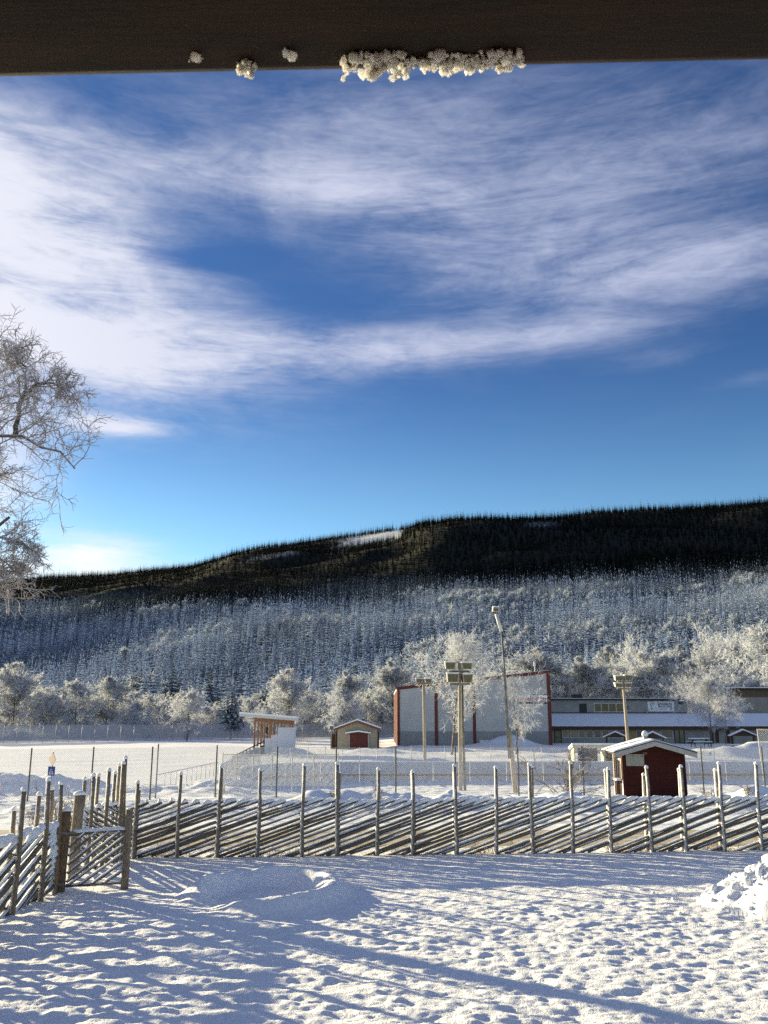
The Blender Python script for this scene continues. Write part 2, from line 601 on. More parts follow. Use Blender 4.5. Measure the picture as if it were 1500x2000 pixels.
def tube_batch(P, Rd, sides):
    """P (N, n, 3), Rd (N, n) -> verts, quads"""
    N, n, _ = P.shape
    T = np.empty_like(P)
    T[:, 1:-1] = P[:, 2:] - P[:, :-2]
    T[:, 0] = P[:, 1] - P[:, 0]
    T[:, -1] = P[:, -1] - P[:, -2]
    T /= np.linalg.norm(T, axis=2, keepdims=True) + 1e-9
    base = P[:, -1] - P[:, 0]
    base /= np.linalg.norm(base, axis=1, keepdims=True) + 1e-9
    ref = np.where(np.abs(base[:, 2:3]) < 0.85, np.array([[0, 0, 1.0]]), np.array([[1.0, 0, 0]]))[:, None, :]
    U = np.cross(T, ref)
    U /= np.linalg.norm(U, axis=2, keepdims=True) + 1e-9
    W = np.cross(T, U)
    a = np.arange(sides) * 2 * math.pi / sides
    ring = U[:, :, None, :] * np.cos(a)[None, None, :, None] + W[:, :, None, :] * np.sin(a)[None, None, :, None]
    V = P[:, :, None, :] + ring * Rd[:, :, None, None]
    idx = np.arange(N * n * sides).reshape(N, n, sides)
    q = np.stack([idx[:, :-1, :], np.roll(idx[:, :-1, :], -1, 2), np.roll(idx[:, 1:, :], -1, 2), idx[:, 1:, :]], -1)
    return V.reshape(-1, 3), q.reshape(-1, 4)


def ribbon_batch(P, Rd, rng, out=None, loose=0.55):
    """flat strips of half width Rd, rolled at random, or (with out) lying on the skin of the clump they belong to"""
    N, n, _ = P.shape
    t = P[:, -1] - P[:, 0]
    t /= np.linalg.norm(t, axis=1, keepdims=True) + 1e-9
    nn = rng.normal(size=(N, 3))
    if out is not None:
        nn = out / (np.linalg.norm(out, axis=1, keepdims=True) + 1e-9) + nn * loose
    s = np.cross(t, nn)
    s /= np.linalg.norm(s, axis=1, keepdims=True) + 1e-9
    A = P + s[:, None] * Rd[:, :, None]
    B = P - s[:, None] * Rd[:, :, None]
    V = np.stack([A, B], 2)
    idx = np.arange(N * n * 2).reshape(N, n, 2)
    q = np.stack([idx[:, :-1, 0], idx[:, :-1, 1], idx[:, 1:, 1], idx[:, 1:, 0]], -1)
    return V.reshape(-1, 3), q.reshape(-1, 4)


def cat_meshes(parts):
    Vs, Qs, k = [], [], 0
    for V, Q in parts:
        Vs.append(V)
        Qs.append(Q + k)
        k += len(V)
    return np.concatenate(Vs), np.concatenate(Qs)


def hash2(ix, iy, seed):
    h = (ix.astype(np.int64) * 374761393 + iy.astype(np.int64) * 668265263 + seed * 974634541) & 0xffffffff
    h = ((h ^ (h >> 13)) * 1274126177) & 0xffffffff
    h = h ^ (h >> 16)
    return (h & 0xffff) / 65535.0


def vnoise(x, y, seed=0):
    ix, iy = np.floor(x), np.floor(y)
    fx, fy = x - ix, y - iy
    fx = fx * fx * fx * (fx * (fx * 6 - 15) + 10)
    fy = fy * fy * fy * (fy * (fy * 6 - 15) + 10)
    ix, iy = ix.astype(np.int64), iy.astype(np.int64)
    a, b = hash2(ix, iy, seed), hash2(ix + 1, iy, seed)
    c, d = hash2(ix, iy + 1, seed), hash2(ix + 1, iy + 1, seed)
    return (a * (1 - fx) + b * fx) * (1 - fy) + (c * (1 - fx) + d * fx) * fy


def fbm(x, y, oct=4, seed=0, gain=0.5):
    s, a, t = 0, 1.0, 0
    for o in range(oct):
        ang = 0.6 * o + 0.3
        c, d = math.cos(ang), math.sin(ang)
        s = s + a * vnoise((x * c - y * d) * 2 ** o + 17.3 * o, (x * d + y * c) * 2 ** o - 9.1 * o, seed + o)
        t += a
        a *= gain
    return s / t


def sst(v, lo, hi):
    t = np.clip((v - lo) / (hi - lo), 0, 1)
    return t * t * (3 - 2 * t)


def grid_mesh(name, xs, ys, zf, material, keep=None, smooth=True):
    X, Y = np.meshgrid(xs, ys)
    Z = zf(X, Y)
    V = np.stack([X, Y, Z], -1).reshape(-1, 3)
    ny, nx = X.shape
    idx = np.arange(nx * ny).reshape(ny, nx)
    q = np.stack([idx[:-1, :-1], idx[:-1, 1:], idx[1:, 1:], idx[1:, :-1]], -1).reshape(-1, 4)
    if keep is not None:
        cx = (X[:-1, :-1] + X[1:, 1:]).ravel() / 2
        cy = (Y[:-1, :-1] + Y[1:, 1:]).ravel() / 2
        q = q[keep(cx, cy)]
        used = np.unique(q)
        re = np.zeros(len(V), np.int64)
        re[used] = np.arange(len(used))
        V, q = V[used], re[q]
    return mesh_np(name, V, q, None, material, smooth)

# ------------------------------------------------------------------ ground
YZ, YARD_END = 0.8, 22.6
RING_C, RING_R = (-2.15, 17.35), 1.22
HEAP_C = (7.6, 16.3)


def ridge(Y, yc, w):
    return np.exp(-((Y - yc) / w) ** 2)


def ground_base(X, Y):
    z = np.where(Y < YARD_END, YZ, 0.0)
    z = YZ + (0.30 - YZ) * sst(Y, YARD_END + 0.3, 25.5)
    z = z + (0.28 - 0.30) * sst(Y, 33, 37)
    z = z * (1 - sst(Y, 42, 56)) + 0.0
    # ploughed banks beside the road and in front of the rink
    lump = fbm(X * 0.9, Y * 0.9, 4, 5)
    big = fbm(X * 0.18, Y * 0.25, 3, 9)
    kiosk_gap = 1 - np.exp(-((X - 11.6) / 2.2) ** 4)
    hb = (0.30 + 0.45 * big) * sst(X, -6.0, -3.0) * kiosk_gap * (1 + 0.25 * sst(X, 13, 16))
    z = z + hb * ridge(Y, 39.6, 1.5) * (0.45 + 1.1 * lump)
    hl = (1 - sst(X, -7.6, -5.4))
    z = z + hl * (0.55 * sst(-X, 12.5, 17.5) + 0.35) * ridge(Y, 47.0, 2.1) * (0.5 + 1.0 * lump)
    z = z + hl * 0.35 * ridge(Y, 37.2, 1.0) * lump
    z = z + np.exp(-((X + 9.0) / 3.2) ** 2) * 0.5 * ridge(Y, 52.5, 1.8) * (0.4 + 1.2 * lump)
    z = z + 0.85 * np.exp(-((X + 10.6) / 2.3) ** 4) * np.exp(-((Y - 101) / 5.0) ** 4)
    z = z + 0.10 * (big - 0.5) * sst(Y, 24, 30)
    # banks pushed up in front of the halls
    b2 = np.exp(-((X - 17.2) / 3.2) ** 2) * 1.7 * ridge(Y, 127, 3.0)
    b3 = np.exp(-((X - 34.5) / 5.0) ** 2) * 1.5 * ridge(Y, 92, 3.2) + np.exp(-((X - 40.5) / 3.0) ** 2) * 1.2 * ridge(Y, 94, 2.5)
    b4 = np.exp(-((X + 0.5) / 3.5) ** 2) * 0.9 * ridge(Y, 104, 2.4) + 0.5 * np.exp(-((X - 9) / 14) ** 2) * ridge(Y, 97, 3.0) * big
    lump2 = fbm(X * 0.35, Y * 0.35, 4, 21)
    z = z + (b2 + b3 + b4) * (0.35 + 1.2 * lump2)
    z = z + 0.35 * sst(Y, 112, 126) * sst(X, -2, 4)
    return z


def yard_detail(X, Y):
    edge = np.minimum(np.minimum(X + 8.2, 9.6 - X), np.minimum(Y - 8.2, YARD_END - 0.2 - Y))
    fade = sst(edge, 0.0, 0.5)
    calm = 1 - 0.55 * sst(Y, 15.5, 18.5)
    n1 = fbm(X * 2.9 + 0.6 * Y, Y * 4.8, 3, 31)
    n2 = fbm(X * 7.0 + 3, Y * 10.5, 3, 41)
    n4 = fbm(X * 1.4 + 5, Y * 1.8, 2, 47)
    n3 = fbm(X * 0.55, Y * 0.6, 3, 51)
    holes = sst(fbm(X * 3.1 + 7, Y * 2.6, 2, 61), 0.58, 0.78)
    h = (0.036 + 0.055 * n4) * (n1 - 0.5) + 0.044 * (n2 - 0.5) + 0.06 * (n3 - 0.5) - 0.016 * holes * sst(X, -2.5, 2.0)
    h = h * calm
    r = np.hypot(X - RING_C[0], (Y - RING_C[1]) * 0.78)
    th = np.arctan2(Y - RING_C[1], X - RING_C[0])
    gap = np.exp(-((np.angle(np.exp(1j * (th - R(236))))) / 0.36) ** 2)
    wob = fbm(X * 1.2, Y * 1.2, 2, 77) - 0.5
    prof = np.where(r < RING_R, np.exp(-((r - RING_R) / 0.17) ** 2), np.exp(-((r - RING_R) / 0.26) ** 2))
    ring = (0.22 + 0.14 * wob + 0.06 * (fbm(X * 4, Y * 4, 3, 78) - 0.5)) * prof * (1 - 0.92 * gap) - 0.10 * (r < RING_R) * sst(RING_R - r, 0.1, 0.4)
    near = np.exp(-((r - RING_R) / 0.40) ** 2)
    h = h * (1 - 0.5 * near) + ring
    # the narrow trench someone walked along the fence on the right
    h = h - 0.05 * np.exp(-((Y - (17.2 + 0.19 * (X - 5))) / 0.16) ** 2) * sst(X, 3.5, 5)
    return h * fade


def ring_cells(cx, cy):
    r = np.hypot(cx - RING_C[0], (cy - RING_C[1]) * 0.78)
    th = np.arctan2(cy - RING_C[1], cx - RING_C[0])
    gap = np.abs(np.angle(np.exp(1j * (th - R(236))))) < 0.33
    return (np.abs(r - RING_R) < 0.50) & ~gap


ST = 0.034
yx = np.arange(-8.2, 9.6 + ST / 2, ST)
yy = np.arange(8.2, YARD_END - 0.2 + ST / 2, ST)
x0f, x1f, y0f, y1f = yx[0], yx[-1], yy[0], yy[-1]


def yard_z(X, Y):
    return ground_base(X, Y) + yard_detail(X, Y)


ring_me = grid_mesh('snow_ring', yx, yy, yard_z, YARD, keep=ring_cells)
yard_me = grid_mesh('yard_ground', yx, yy, yard_z, YARD, keep=lambda a, b: ~ring_cells(a, b))
link('yard_ground', yard_me, kind='structure')
tag(link('snow_ring', ring_me), 'low open ring of snow lying in the yard in front of the pole fence', 'snow bank')

mx = np.concatenate([np.arange(-60, x0f - 0.01, 0.14), [x0f], np.arange(x0f + 0.14, x1f - 0.05, 0.14), [x1f], np.arange(x1f + 0.14, 60, 0.14)])
my = np.concatenate([np.arange(-14, y0f - 0.05, 0.5), [y0f], np.arange(y0f + 0.5, y1f - 0.05, 0.5), [y1f], np.arange(y1f + 0.12, 57, 0.12)])


def mid_z(X, Y):
    dist = np.maximum(np.maximum(x0f - X, X - x1f), np.maximum(y0f - Y, Y - y1f))
    f = sst(dist, 0.0, 0.6)
    road = sst(Y, 24.6, 25.4) * (1 - sst(Y, 32.2, 33.4))
    d = 0.16 * (fbm(X * 1.7, Y * 1.9, 4, 71) - 0.5) * (1 - 0.85 * road)
    # tramped, drifted snow between the pole fence and the road
    d = d + 0.22 * (fbm(X * 1.1, Y * 2.2, 3, 73) - 0.42) * sst(Y, 22.6, 23.2) * (1 - sst(Y, 24.2, 25.2))
    return ground_base(X, Y) + d * f


inner = lambda cx, cy: ~((cx > x0f) & (cx < x1f) & (cy > y0f) & (cy < y1f))
link('snowy_ground', grid_mesh('snowy_ground', mx, my, mid_z, SNOW, keep=inner), kind='structure')

fx = np.arange(-260, 260.1, 1.0)
fy = np.concatenate([[my[-1]], np.arange(my[-1] + 0.6, 130, 0.6), np.arange(130, 360, 1.5)])


def far_z(X, Y):
    tracks = np.exp(-((Y - (92 + 0.5 * (X + 20))) / 1.2) ** 2) * 0.06
    d = 0.10 * (fbm(X * 0.22, Y * 0.35, 4, 81) - 0.5)
    d = d + 0.40 * (fbm(X * 0.5, Y * 0.5, 4, 83) - 0.45) * sst(X, -8, -2) * sst(Y, 74, 84)
    return ground_base(X, Y) + (d - tracks) * sst(Y, my[-1], my[-1] + 3)


link('sports_field', grid_mesh('sports_field', fx, fy, far_z, FIELD), kind='structure')
base = MB().quad((-3400, -1200, -0.9), (3400, -1200, -0.9), (3400, 3400, -0.9), (-3400, 3400, -0.9))
base.build('ground', FIELD, kind='structure')

rx, ry = np.arange(-45, 45.1, 0.25), np.arange(25.6, 31.2, 0.10)


def road_z(X, Y):
    ruts = -0.03 * (ridge(Y, 27.2, 0.25) + ridge(Y, 28.8, 0.25) + ridge(Y, 30.0, 0.25))
    return ground_base(X, Y) + 0.035 + ruts + 0.02 * fbm(X * 0.8, Y * 5, 3, 91)


link('road', grid_mesh('road', rx, ry, road_z, ROADM), kind='structure')

# ------------------------------------------------------------------ hillside
RPX = [(-900, 1190), (-300, 1165), (0, 1143), (100, 1130), (210, 1124), (300, 1113), (370, 1107), (480, 1083), (560, 1066), (690, 1044), (800, 1029),
       (820, 1020), (900, 1015), (1000, 1014), (1100, 1008), (1160, 999), (1260, 992), (1400, 988), (1500, 981), (1800, 975), (2600, 1010)]
LPX = [(-900, 1225), (0, 1188), (250, 1185), (500, 1175), (700, 1160), (900, 1143), (1100, 1137), (1300, 1128), (1500, 1120), (2600, 1130)]
_u = lambda px: (px - 750) / 1700.0


def elev(py):
    F, V = px_FV(np.asarray(py, float))
    return V / F


def hill_knots(U):
    px = U * 1700 + 750
    rp = np.interp(px, [a for a, b in RPX], [b for a, b in RPX])
    lp = np.interp(px, [a for a, b in LPX], [b for a, b in LPX])
    y0 = np.interp(px, [-400, 0, 600, 1100, 1500, 2000], [330, 320, 280, 205, 190, 190])
    yR = np.interp(px, [-600, 0, 750, 850, 1500, 2200], [1900, 1850, 1720, 1560, 1500, 1500])
    zR = CAMZ + yR * elev(rp + 13500.0 * 1.0 / yR)
    y1 = np.interp(px, [0, 750, 1500], [1030, 960, 930])
    z1 = CAMZ + y1 * elev(lp)
    ym = 0.5 * (y0 + y1)
    zm = z1 * 0.42
    return [(y0, np.zeros_like(y0) - 0.5), (ym, zm), (y1, z1), (yR, zR), (yR + 500, zR + 6), (yR + 1500, zR - 120)]


def hill_z(U, Y):
    K = hill_knots(U)
    z = np.full_like(Y, -0.5)
    n = len(K)
    ms = []
    for i in range(n):
        a, b = K[max(i - 1, 0)], K[min(i + 1, n - 1)]
        ms.append((b[1] - a[1]) / (b[0] - a[0]))
    ms[0] = ms[0] * 0.2
    ms[3] = ms[3] * 0.6
    ms[4] = ms[4] * 0.0
    for i in range(n - 1):
        (ya, za), (yb, zb) = K[i], K[i + 1]
        h = yb - ya
        t = np.clip((Y - ya) / h, 0, 1)
        v = (2 * t ** 3 - 3 * t ** 2 + 1) * za + (t ** 3 - 2 * t ** 2 + t) * h * ms[i] + (-2 * t ** 3 + 3 * t ** 2) * zb + (t ** 3 - t ** 2) * h * ms[i + 1]
        z = np.where((Y >= ya) & (Y <= yb), v, z)
    z = np.where(Y > K[-1][0], K[-1][1], z)
    X = U * Y
    amp = sst(Y, K[0][0] + 60, K[0][0] + 260) * (1 - sst(Y, K[3][0] - 250, K[3][0] - 40))
    z = z + amp * (34 * (fbm(X / 210, Y / 230, 3, 101) - 0.5) + 9 * (fbm(X / 60, Y / 70, 2, 111) - 0.5))
    return z


us = np.linspace(-1.25, 1.25, 260)
ysr = np.concatenate([np.linspace(165, 1000, 110), np.linspace(1012, 2600, 110)])
UU, YY = np.meshgrid(us, ysr)
ZZ = hill_z(UU, YY)
ZZ = np.where(ZZ < 0.05, ZZ - 0.4, ZZ)
XX = UU * YY
idx = np.arange(UU.size).reshape(UU.shape)
q = np.stack([idx[:-1, :-1], idx[:-1, 1:], idx[1:, 1:], idx[1:, :-1]], -1).reshape(-1, 4)


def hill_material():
    m, N, b, o = principled('hillside_floor_painted_shade')
    a = N.n('ShaderNodeVertexColor', layer_name='snowy')  # high on snow, low where the floor is painted dark as shade
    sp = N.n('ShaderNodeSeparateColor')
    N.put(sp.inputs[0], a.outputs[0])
    c = N.mix(sp.outputs[0], (0.010, 0.014, 0.012, 1), (0.62, 0.65, 0.70, 1))  # dark colour paints the shade under the trees into the floor
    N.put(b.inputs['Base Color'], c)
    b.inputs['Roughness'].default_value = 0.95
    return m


def clearing(PX, PY):
    """felled strips high on the slope (photo coordinates of the slope itself)"""
    c = sst(PX, 636, 700) * (1 - sst(PX, 775, 790)) * np.exp(-((PY - (1066 - (PX - 640) * 0.165)) / 9.0) ** 4)
    c2 = 0.45 * sst(PX, 1030, 1045) * (1 - sst(PX, 1070, 1090)) * np.exp(-((PY - 1024) / 5.0) ** 4)
    c3 = sst(PX, 470, 500) * (1 - sst(PX, 560, 600)) * np.exp(-((PY - (1093 - (PX - 470) * 0.12)) / 3.5) ** 4) * 0.35
    return np.clip(c + c2 + c3, 0, 1)


def to_px(X, Y, Z):
    c, s = math.cos(PITCH), math.sin(PITCH)
    zc = Z - CAMZ
    f = Y * c + zc * s
    return 750 + FPX * X / f, 1000 - FPX * (zc * c - Y * s) / f


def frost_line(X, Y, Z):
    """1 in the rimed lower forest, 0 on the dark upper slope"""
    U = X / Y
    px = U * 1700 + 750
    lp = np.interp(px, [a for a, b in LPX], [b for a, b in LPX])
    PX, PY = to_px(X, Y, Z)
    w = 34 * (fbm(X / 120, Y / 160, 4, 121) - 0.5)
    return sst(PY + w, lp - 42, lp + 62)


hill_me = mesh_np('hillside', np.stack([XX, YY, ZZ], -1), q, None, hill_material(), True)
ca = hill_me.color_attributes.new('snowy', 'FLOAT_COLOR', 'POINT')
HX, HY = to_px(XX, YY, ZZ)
sn = np.clip(0.48 * frost_line(XX, YY, ZZ) + clearing(HX, HY), 0, 1)  # kept low so gaps between trees look shaded; felled strips stay snow
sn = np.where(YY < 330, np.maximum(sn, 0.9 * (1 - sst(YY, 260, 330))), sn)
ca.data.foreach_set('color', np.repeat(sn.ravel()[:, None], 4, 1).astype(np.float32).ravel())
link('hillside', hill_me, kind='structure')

# ------------------------------------------------------------------ trees


def grow(start, direc, length, radius, n, wander, tropism, rng, taper=0.35):
    """N branches at once -> P (N, n, 3), Rd (N, n)"""
    N = len(start)
    P = np.empty((N, n, 3))
    P[:, 0] = start
    d = direc / (np.linalg.norm(direc, axis=1, keepdims=True) + 1e-9)
    step = (length / (n - 1))[:, None]
    for i in range(1, n):
        d = d + rng.normal(size=(N, 3)) * wander
        d[:, 2] += tropism
        d /= np.linalg.norm(d, axis=1, keepdims=True) + 1e-9
        P[:, i] = P[:, i - 1] + d * step
    t = np.linspace(0, 1, n)[None]
    return P, radius[:, None] * (1 - (1 - taper) * t)


def spawn(P, Rd, k, t0, t1, angle, spread, lr, rng, flat=0.0, rr=0.55, shape=None):
    N, n, _ = P.shape
    t = rng.uniform(t0, t1, (N, k))
    f = t * (n - 1)
    i = np.clip(f.astype(int), 0, n - 2)
    w = (f - i)[..., None]
    r = np.arange(N)[:, None]
    pos = P[r, i] * (1 - w) + P[r, i + 1] * w
    tan = P[r, i + 1] - P[r, i]
    tan /= np.linalg.norm(tan, axis=2, keepdims=True) + 1e-9
    rv = rng.normal(size=(N, k, 3))
    rv[..., 2] *= (1 - flat)
    side = rv - (rv * tan).sum(2, keepdims=True) * tan
    side /= np.linalg.norm(side, axis=2, keepdims=True) + 1e-9
    a = angle + rng.normal(size=(N, k, 1)) * spread
    d = tan * np.cos(a) + side * np.sin(a)
    plen = np.linalg.norm(P[:, 1:] - P[:, :-1], axis=2).sum(1)[:, None]
    L = plen * lr * rng.uniform(0.65, 1.2, (N, k))
    if shape is not None:
        L = L * shape(t)
    rad = (Rd[r, i] * (1 - w[..., 0]) + Rd[r, i + 1] * w[..., 0]) * rr
    return pos.reshape(-1, 3), d.reshape(-1, 3), L.ravel(), rad.ravel()


def birch_meshes(seed, h=13.0, width=0.42, droop=0.10, nl=30, fluffy=1.0, lean=0.0, open_base=0.16, tw=0.030, twlen=0.62, n3=8, n4=5):
    rng = np.random.default_rng(seed)
    P0, R0 = grow(np.array([[0, 0, -0.25]]), np.array([[lean, 0.0, 1.0]]), np.array([h]), np.array([h * 0.0115 + 0.02]), 10, 0.05, 0.10, rng, 0.12)
    shp = lambda t: np.clip(0.35 + 1.15 * np.sin(np.pi * np.clip((t - open_base) / (1 - open_base), 0, 1) ** 0.72), 0.2, 1.6) * (1.18 - 0.75 * t)
    s1 = spawn(P0, R0, nl, open_base, 0.985, R(42), 0.16, width, rng, rr=0.42, shape=shp)
    P1, R1 = grow(*s1[:3], np.maximum(s1[3], 0.018), 6, 0.10, 0.11 - droop * 0.35, rng, 0.25)
    s2 = spawn(P1, R1, 9, 0.18, 1.0, R(40), 0.25, 0.40, rng, rr=0.5)
    P2, R2 = grow(*s2[:3], np.maximum(s2[3], 0.010), 5, 0.13, -droop * 0.5, rng, 0.5)
    s3 = spawn(P2, R2, n3, 0.15, 1.0, R(45), 0.3, 0.48, rng)
    P3, R3 = grow(s3[0], s3[1], np.clip(s3[2], 0.25, 1.1), np.full(len(s3[0]), tw), 4, 0.16, -droop * 1.2, rng, 0.7)
    s4 = spawn(P3, R3, n4, 0.1, 1.0, R(50), 0.35, 1.0, rng)
    P4, R4 = grow(s4[0], s4[1], rng.uniform(0.3, 1.0, len(s4[0])) * twlen * fluffy, np.full(len(s4[0]), tw), 3, 0.2, -droop * 1.6, rng, 0.6)
    tv, tq = cat_meshes([tube_batch(P0, R0, 7), tube_batch(P1, R1, 4)])
    # sprays lie on the skin of the rounded clump round their limb's outer half
    N1 = len(P1)
    cen1 = P1[:, 3] * 0.6 + P1[:, 4] * 0.4 - np.array([0, 0, 0.05 * h])
    per3, per4 = len(P3) // N1, len(P4) // N1
    o3 = P3.mean(1) - np.repeat(cen1, per3, 0)
    o4 = P4.mean(1) - np.repeat(cen1, per4, 0)
    ax = lambda Q_: Q_.mean(1) * np.array([1, 1, 0.6]) - np.array([0, 0, 0.6 * 0.5 * h])
    o3 = o3 / np.linalg.norm(o3, axis=1, keepdims=True) + 0.5 * ax(P3) / (np.linalg.norm(ax(P3), axis=1, keepdims=True) + 1e-6)
    o4 = o4 / np.linalg.norm(o4, axis=1, keepdims=True) + 0.5 * ax(P4) / (np.linalg.norm(ax(P4), axis=1, keepdims=True) + 1e-6)
    cv, cq = cat_meshes([tube_batch(P2, R2, 3), ribbon_batch(P3, R3, rng, o3), ribbon_batch(P4, R4, rng, o4)])
    return tv, tq, cv, cq


def birch_variant(i, twig=None, bark=None, **kw):
    tv, tq, cv, cq = birch_meshes(i, **kw)
    ztop = float(np.percentile(cv[:, 2], 99.6))
    return (mesh_np('trunk', tv, tq, None, bark or BARK, True), mesh_np('crown', cv, cq, None, twig or FROSTED_TWIG, False), ztop)


def conifer_mesh(seed, h=14.0, whorls=20, boughs=8, wid=0.20, sag=0.30, far=False, pine=False):
    rng = np.random.default_rng(seed)
    V, T, C = [], [], []

    def tri(a, b, c, ca, cb, cc):
        k = len(V)
        V.extend([a, b, c])
        C.extend([ca, cb, cc])
        T.append((k, k + 1, k + 2))
    for w in range(whorls):
        f = (w + rng.uniform(-0.3, 0.3)) / whorls
        f = min(max(f, 0.0), 0.98)
        z = h * (0.05 + 0.93 * f) if not pine else h * (0.22 + 0.72 * f)
        Rr = h * wid * ((1 - f) ** 0.85 + 0.03)
        if pine:
            Rr = h * wid * (0.55 + 0.5 * math.sin(math.pi * (f * 0.8 + 0.12))) * (1.05 - 0.75 * f)
        nb = max(4, int(boughs * (1 - 0.45 * f)))
        a0 = rng.uniform(0, 6.28)
        for b in range(nb):
            a = a0 + 6.283 * b / nb + rng.uniform(-0.25, 0.25)
            L = Rr * rng.uniform(0.7, 1.2)
            dx, dy = math.cos(a), math.sin(a)
            sx, sy = -dy, dx
            wd = L * rng.uniform(0.26, 0.40) + h * 0.006
            root = (0, 0, z + 0.10 * L)
            m1 = (dx * L * 0.55 + sx * wd, dy * L * 0.55 + sy * wd, z - sag * L * 0.45 + rng.uniform(-0.04, 0.04) * L)
            m2 = (dx * L * 0.55 - sx * wd, dy * L * 0.55 - sy * wd, z - sag * L * 0.45 + rng.uniform(-0.04, 0.04) * L)
            mid = (dx * L * 0.6, dy * L * 0.6, z - sag * L * 0.22)
            tip = (dx * L, dy * L, z - sag * L * (0.9 if not pine else 0.3))
            if far:
                tri(root, m1, tip, 0.0, 0.55, 1.0)
                tri(root, tip, m2, 0.0, 1.0, 0.55)
            else:
                tri(root, m1, mid, 0, 0.55, 0.8)
                tri(m1, tip, mid, 0.55, 1.0, 0.8)
                tri(root, mid, m2, 0, 0.8, 0.55)
                tri(m2, mid, tip, 0.55, 0.8, 1.0)
                for s in (-1, 1):       # hanging side sprays
                    for u in (0.35, 0.7):
                        p = Vector((dx * L * u, dy * L * u, z - sag * L * u * 0.6))
                        q2 = p + Vector((dx * L * 0.28 + sx * s * L * 0.34, dy * L * 0.28 + sy * s * L * 0.34, -0.16 * L))
                        q3 = p + Vector((dx * L * 0.10 + sx * s * L * 0.16, dy * L * 0.10 + sy * s * L * 0.16, -0.30 * L))
                        tri(tuple(p), tuple(q2), tuple(q3), 0.3, 1.0, 0.35)
    tri((h * 0.012, 0, h * 0.93), (-h * 0.012, 0, h * 0.93), (0, 0, h * 1.02), 0.5, 0.5, 1.0)
    tri((0, h * 0.012, h * 0.93), (0, -h * 0.012, h * 0.93), (0, 0, h * 1.02), 0.5, 0.5, 1.0)
    me = mesh_np('crown', V, None, T, SPRUCE)
    ca = me.color_attributes.new('tip', 'FLOAT_COLOR', 'POINT')
    ca.data.foreach_set('color', np.repeat(np.array(C, np.float32)[:, None], 4, 1).ravel())
    return me


def puff_mesh(seed, h=10.0, n=260):
    """small far broadleaf crown of drooping rimed sprays"""
    rng = np.random.default_rng(seed)
    d = rng.normal(size=(n, 3))
    d /= np.linalg.norm(d, axis=1, keepdims=True)
    d[:, 2] = np.abs(d[:, 2]) * 0.9 - 0.1
    st = d * rng.uniform(0.25, 0.75, (n, 1)) * np.array([h * 0.26, h * 0.26, h * 0.52]) + np.array([0, 0, h * 0.42])
    P, Rd = grow(st, d * np.array([1, 1, 0.8]), rng.uniform(0.10, 0.24, n) * h, np.full(n, h * 0.020), 3, 0.2, -0.12, rng, 0.5)
    V, Q = ribbon_batch(P, Rd, rng, d)
    tv, tq = tube_batch(np.array([[[0, 0, -0.5], [0, 0, h * 0.4], [0, 0, h * 0.8]]]), np.array([[h * 0.015, h * 0.012, h * 0.006]]), 4)
    V, Q = cat_meshes([(V, Q), (tv, tq)])
    me = mesh_np('crown', V, Q, None, FROST_FAR)
    return me


TREES = []


def place_tree(variant, p, s, rz, label, cat='tree', group=None, name='birch_tree', sx=None):
    t = thing(name, label, cat, p, rz, group)
    t.scale = (s if sx is None else sx, s if sx is None else sx, s)
    for me, nm in zip(variant[:2], ('trunk', 'crown')):
        link(nm, me, t)
    TREES.append(t)
    return t


def gz(x, y):
    X, Y = np.array([[float(x)]]), np.array([[float(y)]])
    g = float(far_z(X, Y)[0, 0]) if y > my[-1] else float(mid_z(X, Y)[0, 0])
    if y > 165:
        g = max(g, float(hill_z(X / Y, Y)[0, 0]))
    return g


# near, detailed birches beside the hall
HALLB = birch_variant(3, h=13.5, width=0.40, droop=0.07, nl=38, tw=0.015, twlen=0.52, n3=7, n4=4, open_base=0.17)
HALLB2 = birch_variant(14, h=10.0, width=0.50, droop=0.12, nl=26, tw=0.011, twlen=0.45, n3=7, n4=4, open_base=0.20, lean=-0.03)
POOLB = birch_variant(23, h=13.0, width=0.52, droop=0.10, nl=36, tw=0.020, twlen=0.6, n3=9, n4=6, open_base=0.22, lean=-0.06)
p = gp(882, 1475)
place_tree(HALLB, (p.x, p.y, gz(p.x, p.y)), (at(882, 1238, p.y).z - gz(p.x, p.y)) / HALLB[2], 0.4, 'tallest rime-white birch, before the grey hall, right behind the double-poled lamp mast')
p = gp(1008, 1476)
place_tree(HALLB2, (p.x, p.y, gz(p.x, p.y)), (at(1010, 1312, p.y).z - gz(p.x, p.y)) / HALLB2[2], 1.9, 'smaller spreading frosted birch in front of the hall lettering, right behind the leaning street lamp')
p = gp(1390, 1465)
place_tree(POOLB, (p.x, p.y, gz(p.x, p.y)), (at(1375, 1306, p.y).z - gz(p.x, p.y)) / POOLB[2], 2.2, 'wide frosted birch covering the right end of the low swimming hall')
p = gp(1418, 1459)
place_tree(POOLB, (p.x, p.y, gz(p.x, p.y)), (at(1425, 1345, p.y).z - gz(p.x, p.y)) / POOLB[2], 4.3, 'leaning frosted birch just left of the picnic shelter at the far right')

BV = [birch_variant(40 + i, twig=(FROSTED_TWIG, FROST_WHITE, FROST_GREY, FROSTED_TWIG, FROST_GREY)[i], h=14.0, width=w, droop=d, nl=nl, tw=0.046, twlen=0.75, n3=7, n4=5, open_base=ob)
      for i, (w, d, nl, ob) in enumerate([(0.34, 0.10, 38, 0.06), (0.40, 0.14, 34, 0.05), (0.30, 0.06, 38, 0.06), (0.44, 0.10, 36, 0.04), (0.38, 0.18, 36, 0.03)])]
WV = [birch_variant(60 + i, twig=FROST_WHITE, h=12.0, width=0.55, droop=-0.05, nl=30, tw=0.045, twlen=0.8, n3=7, n4=4, open_base=0.10) for i in range(2)]

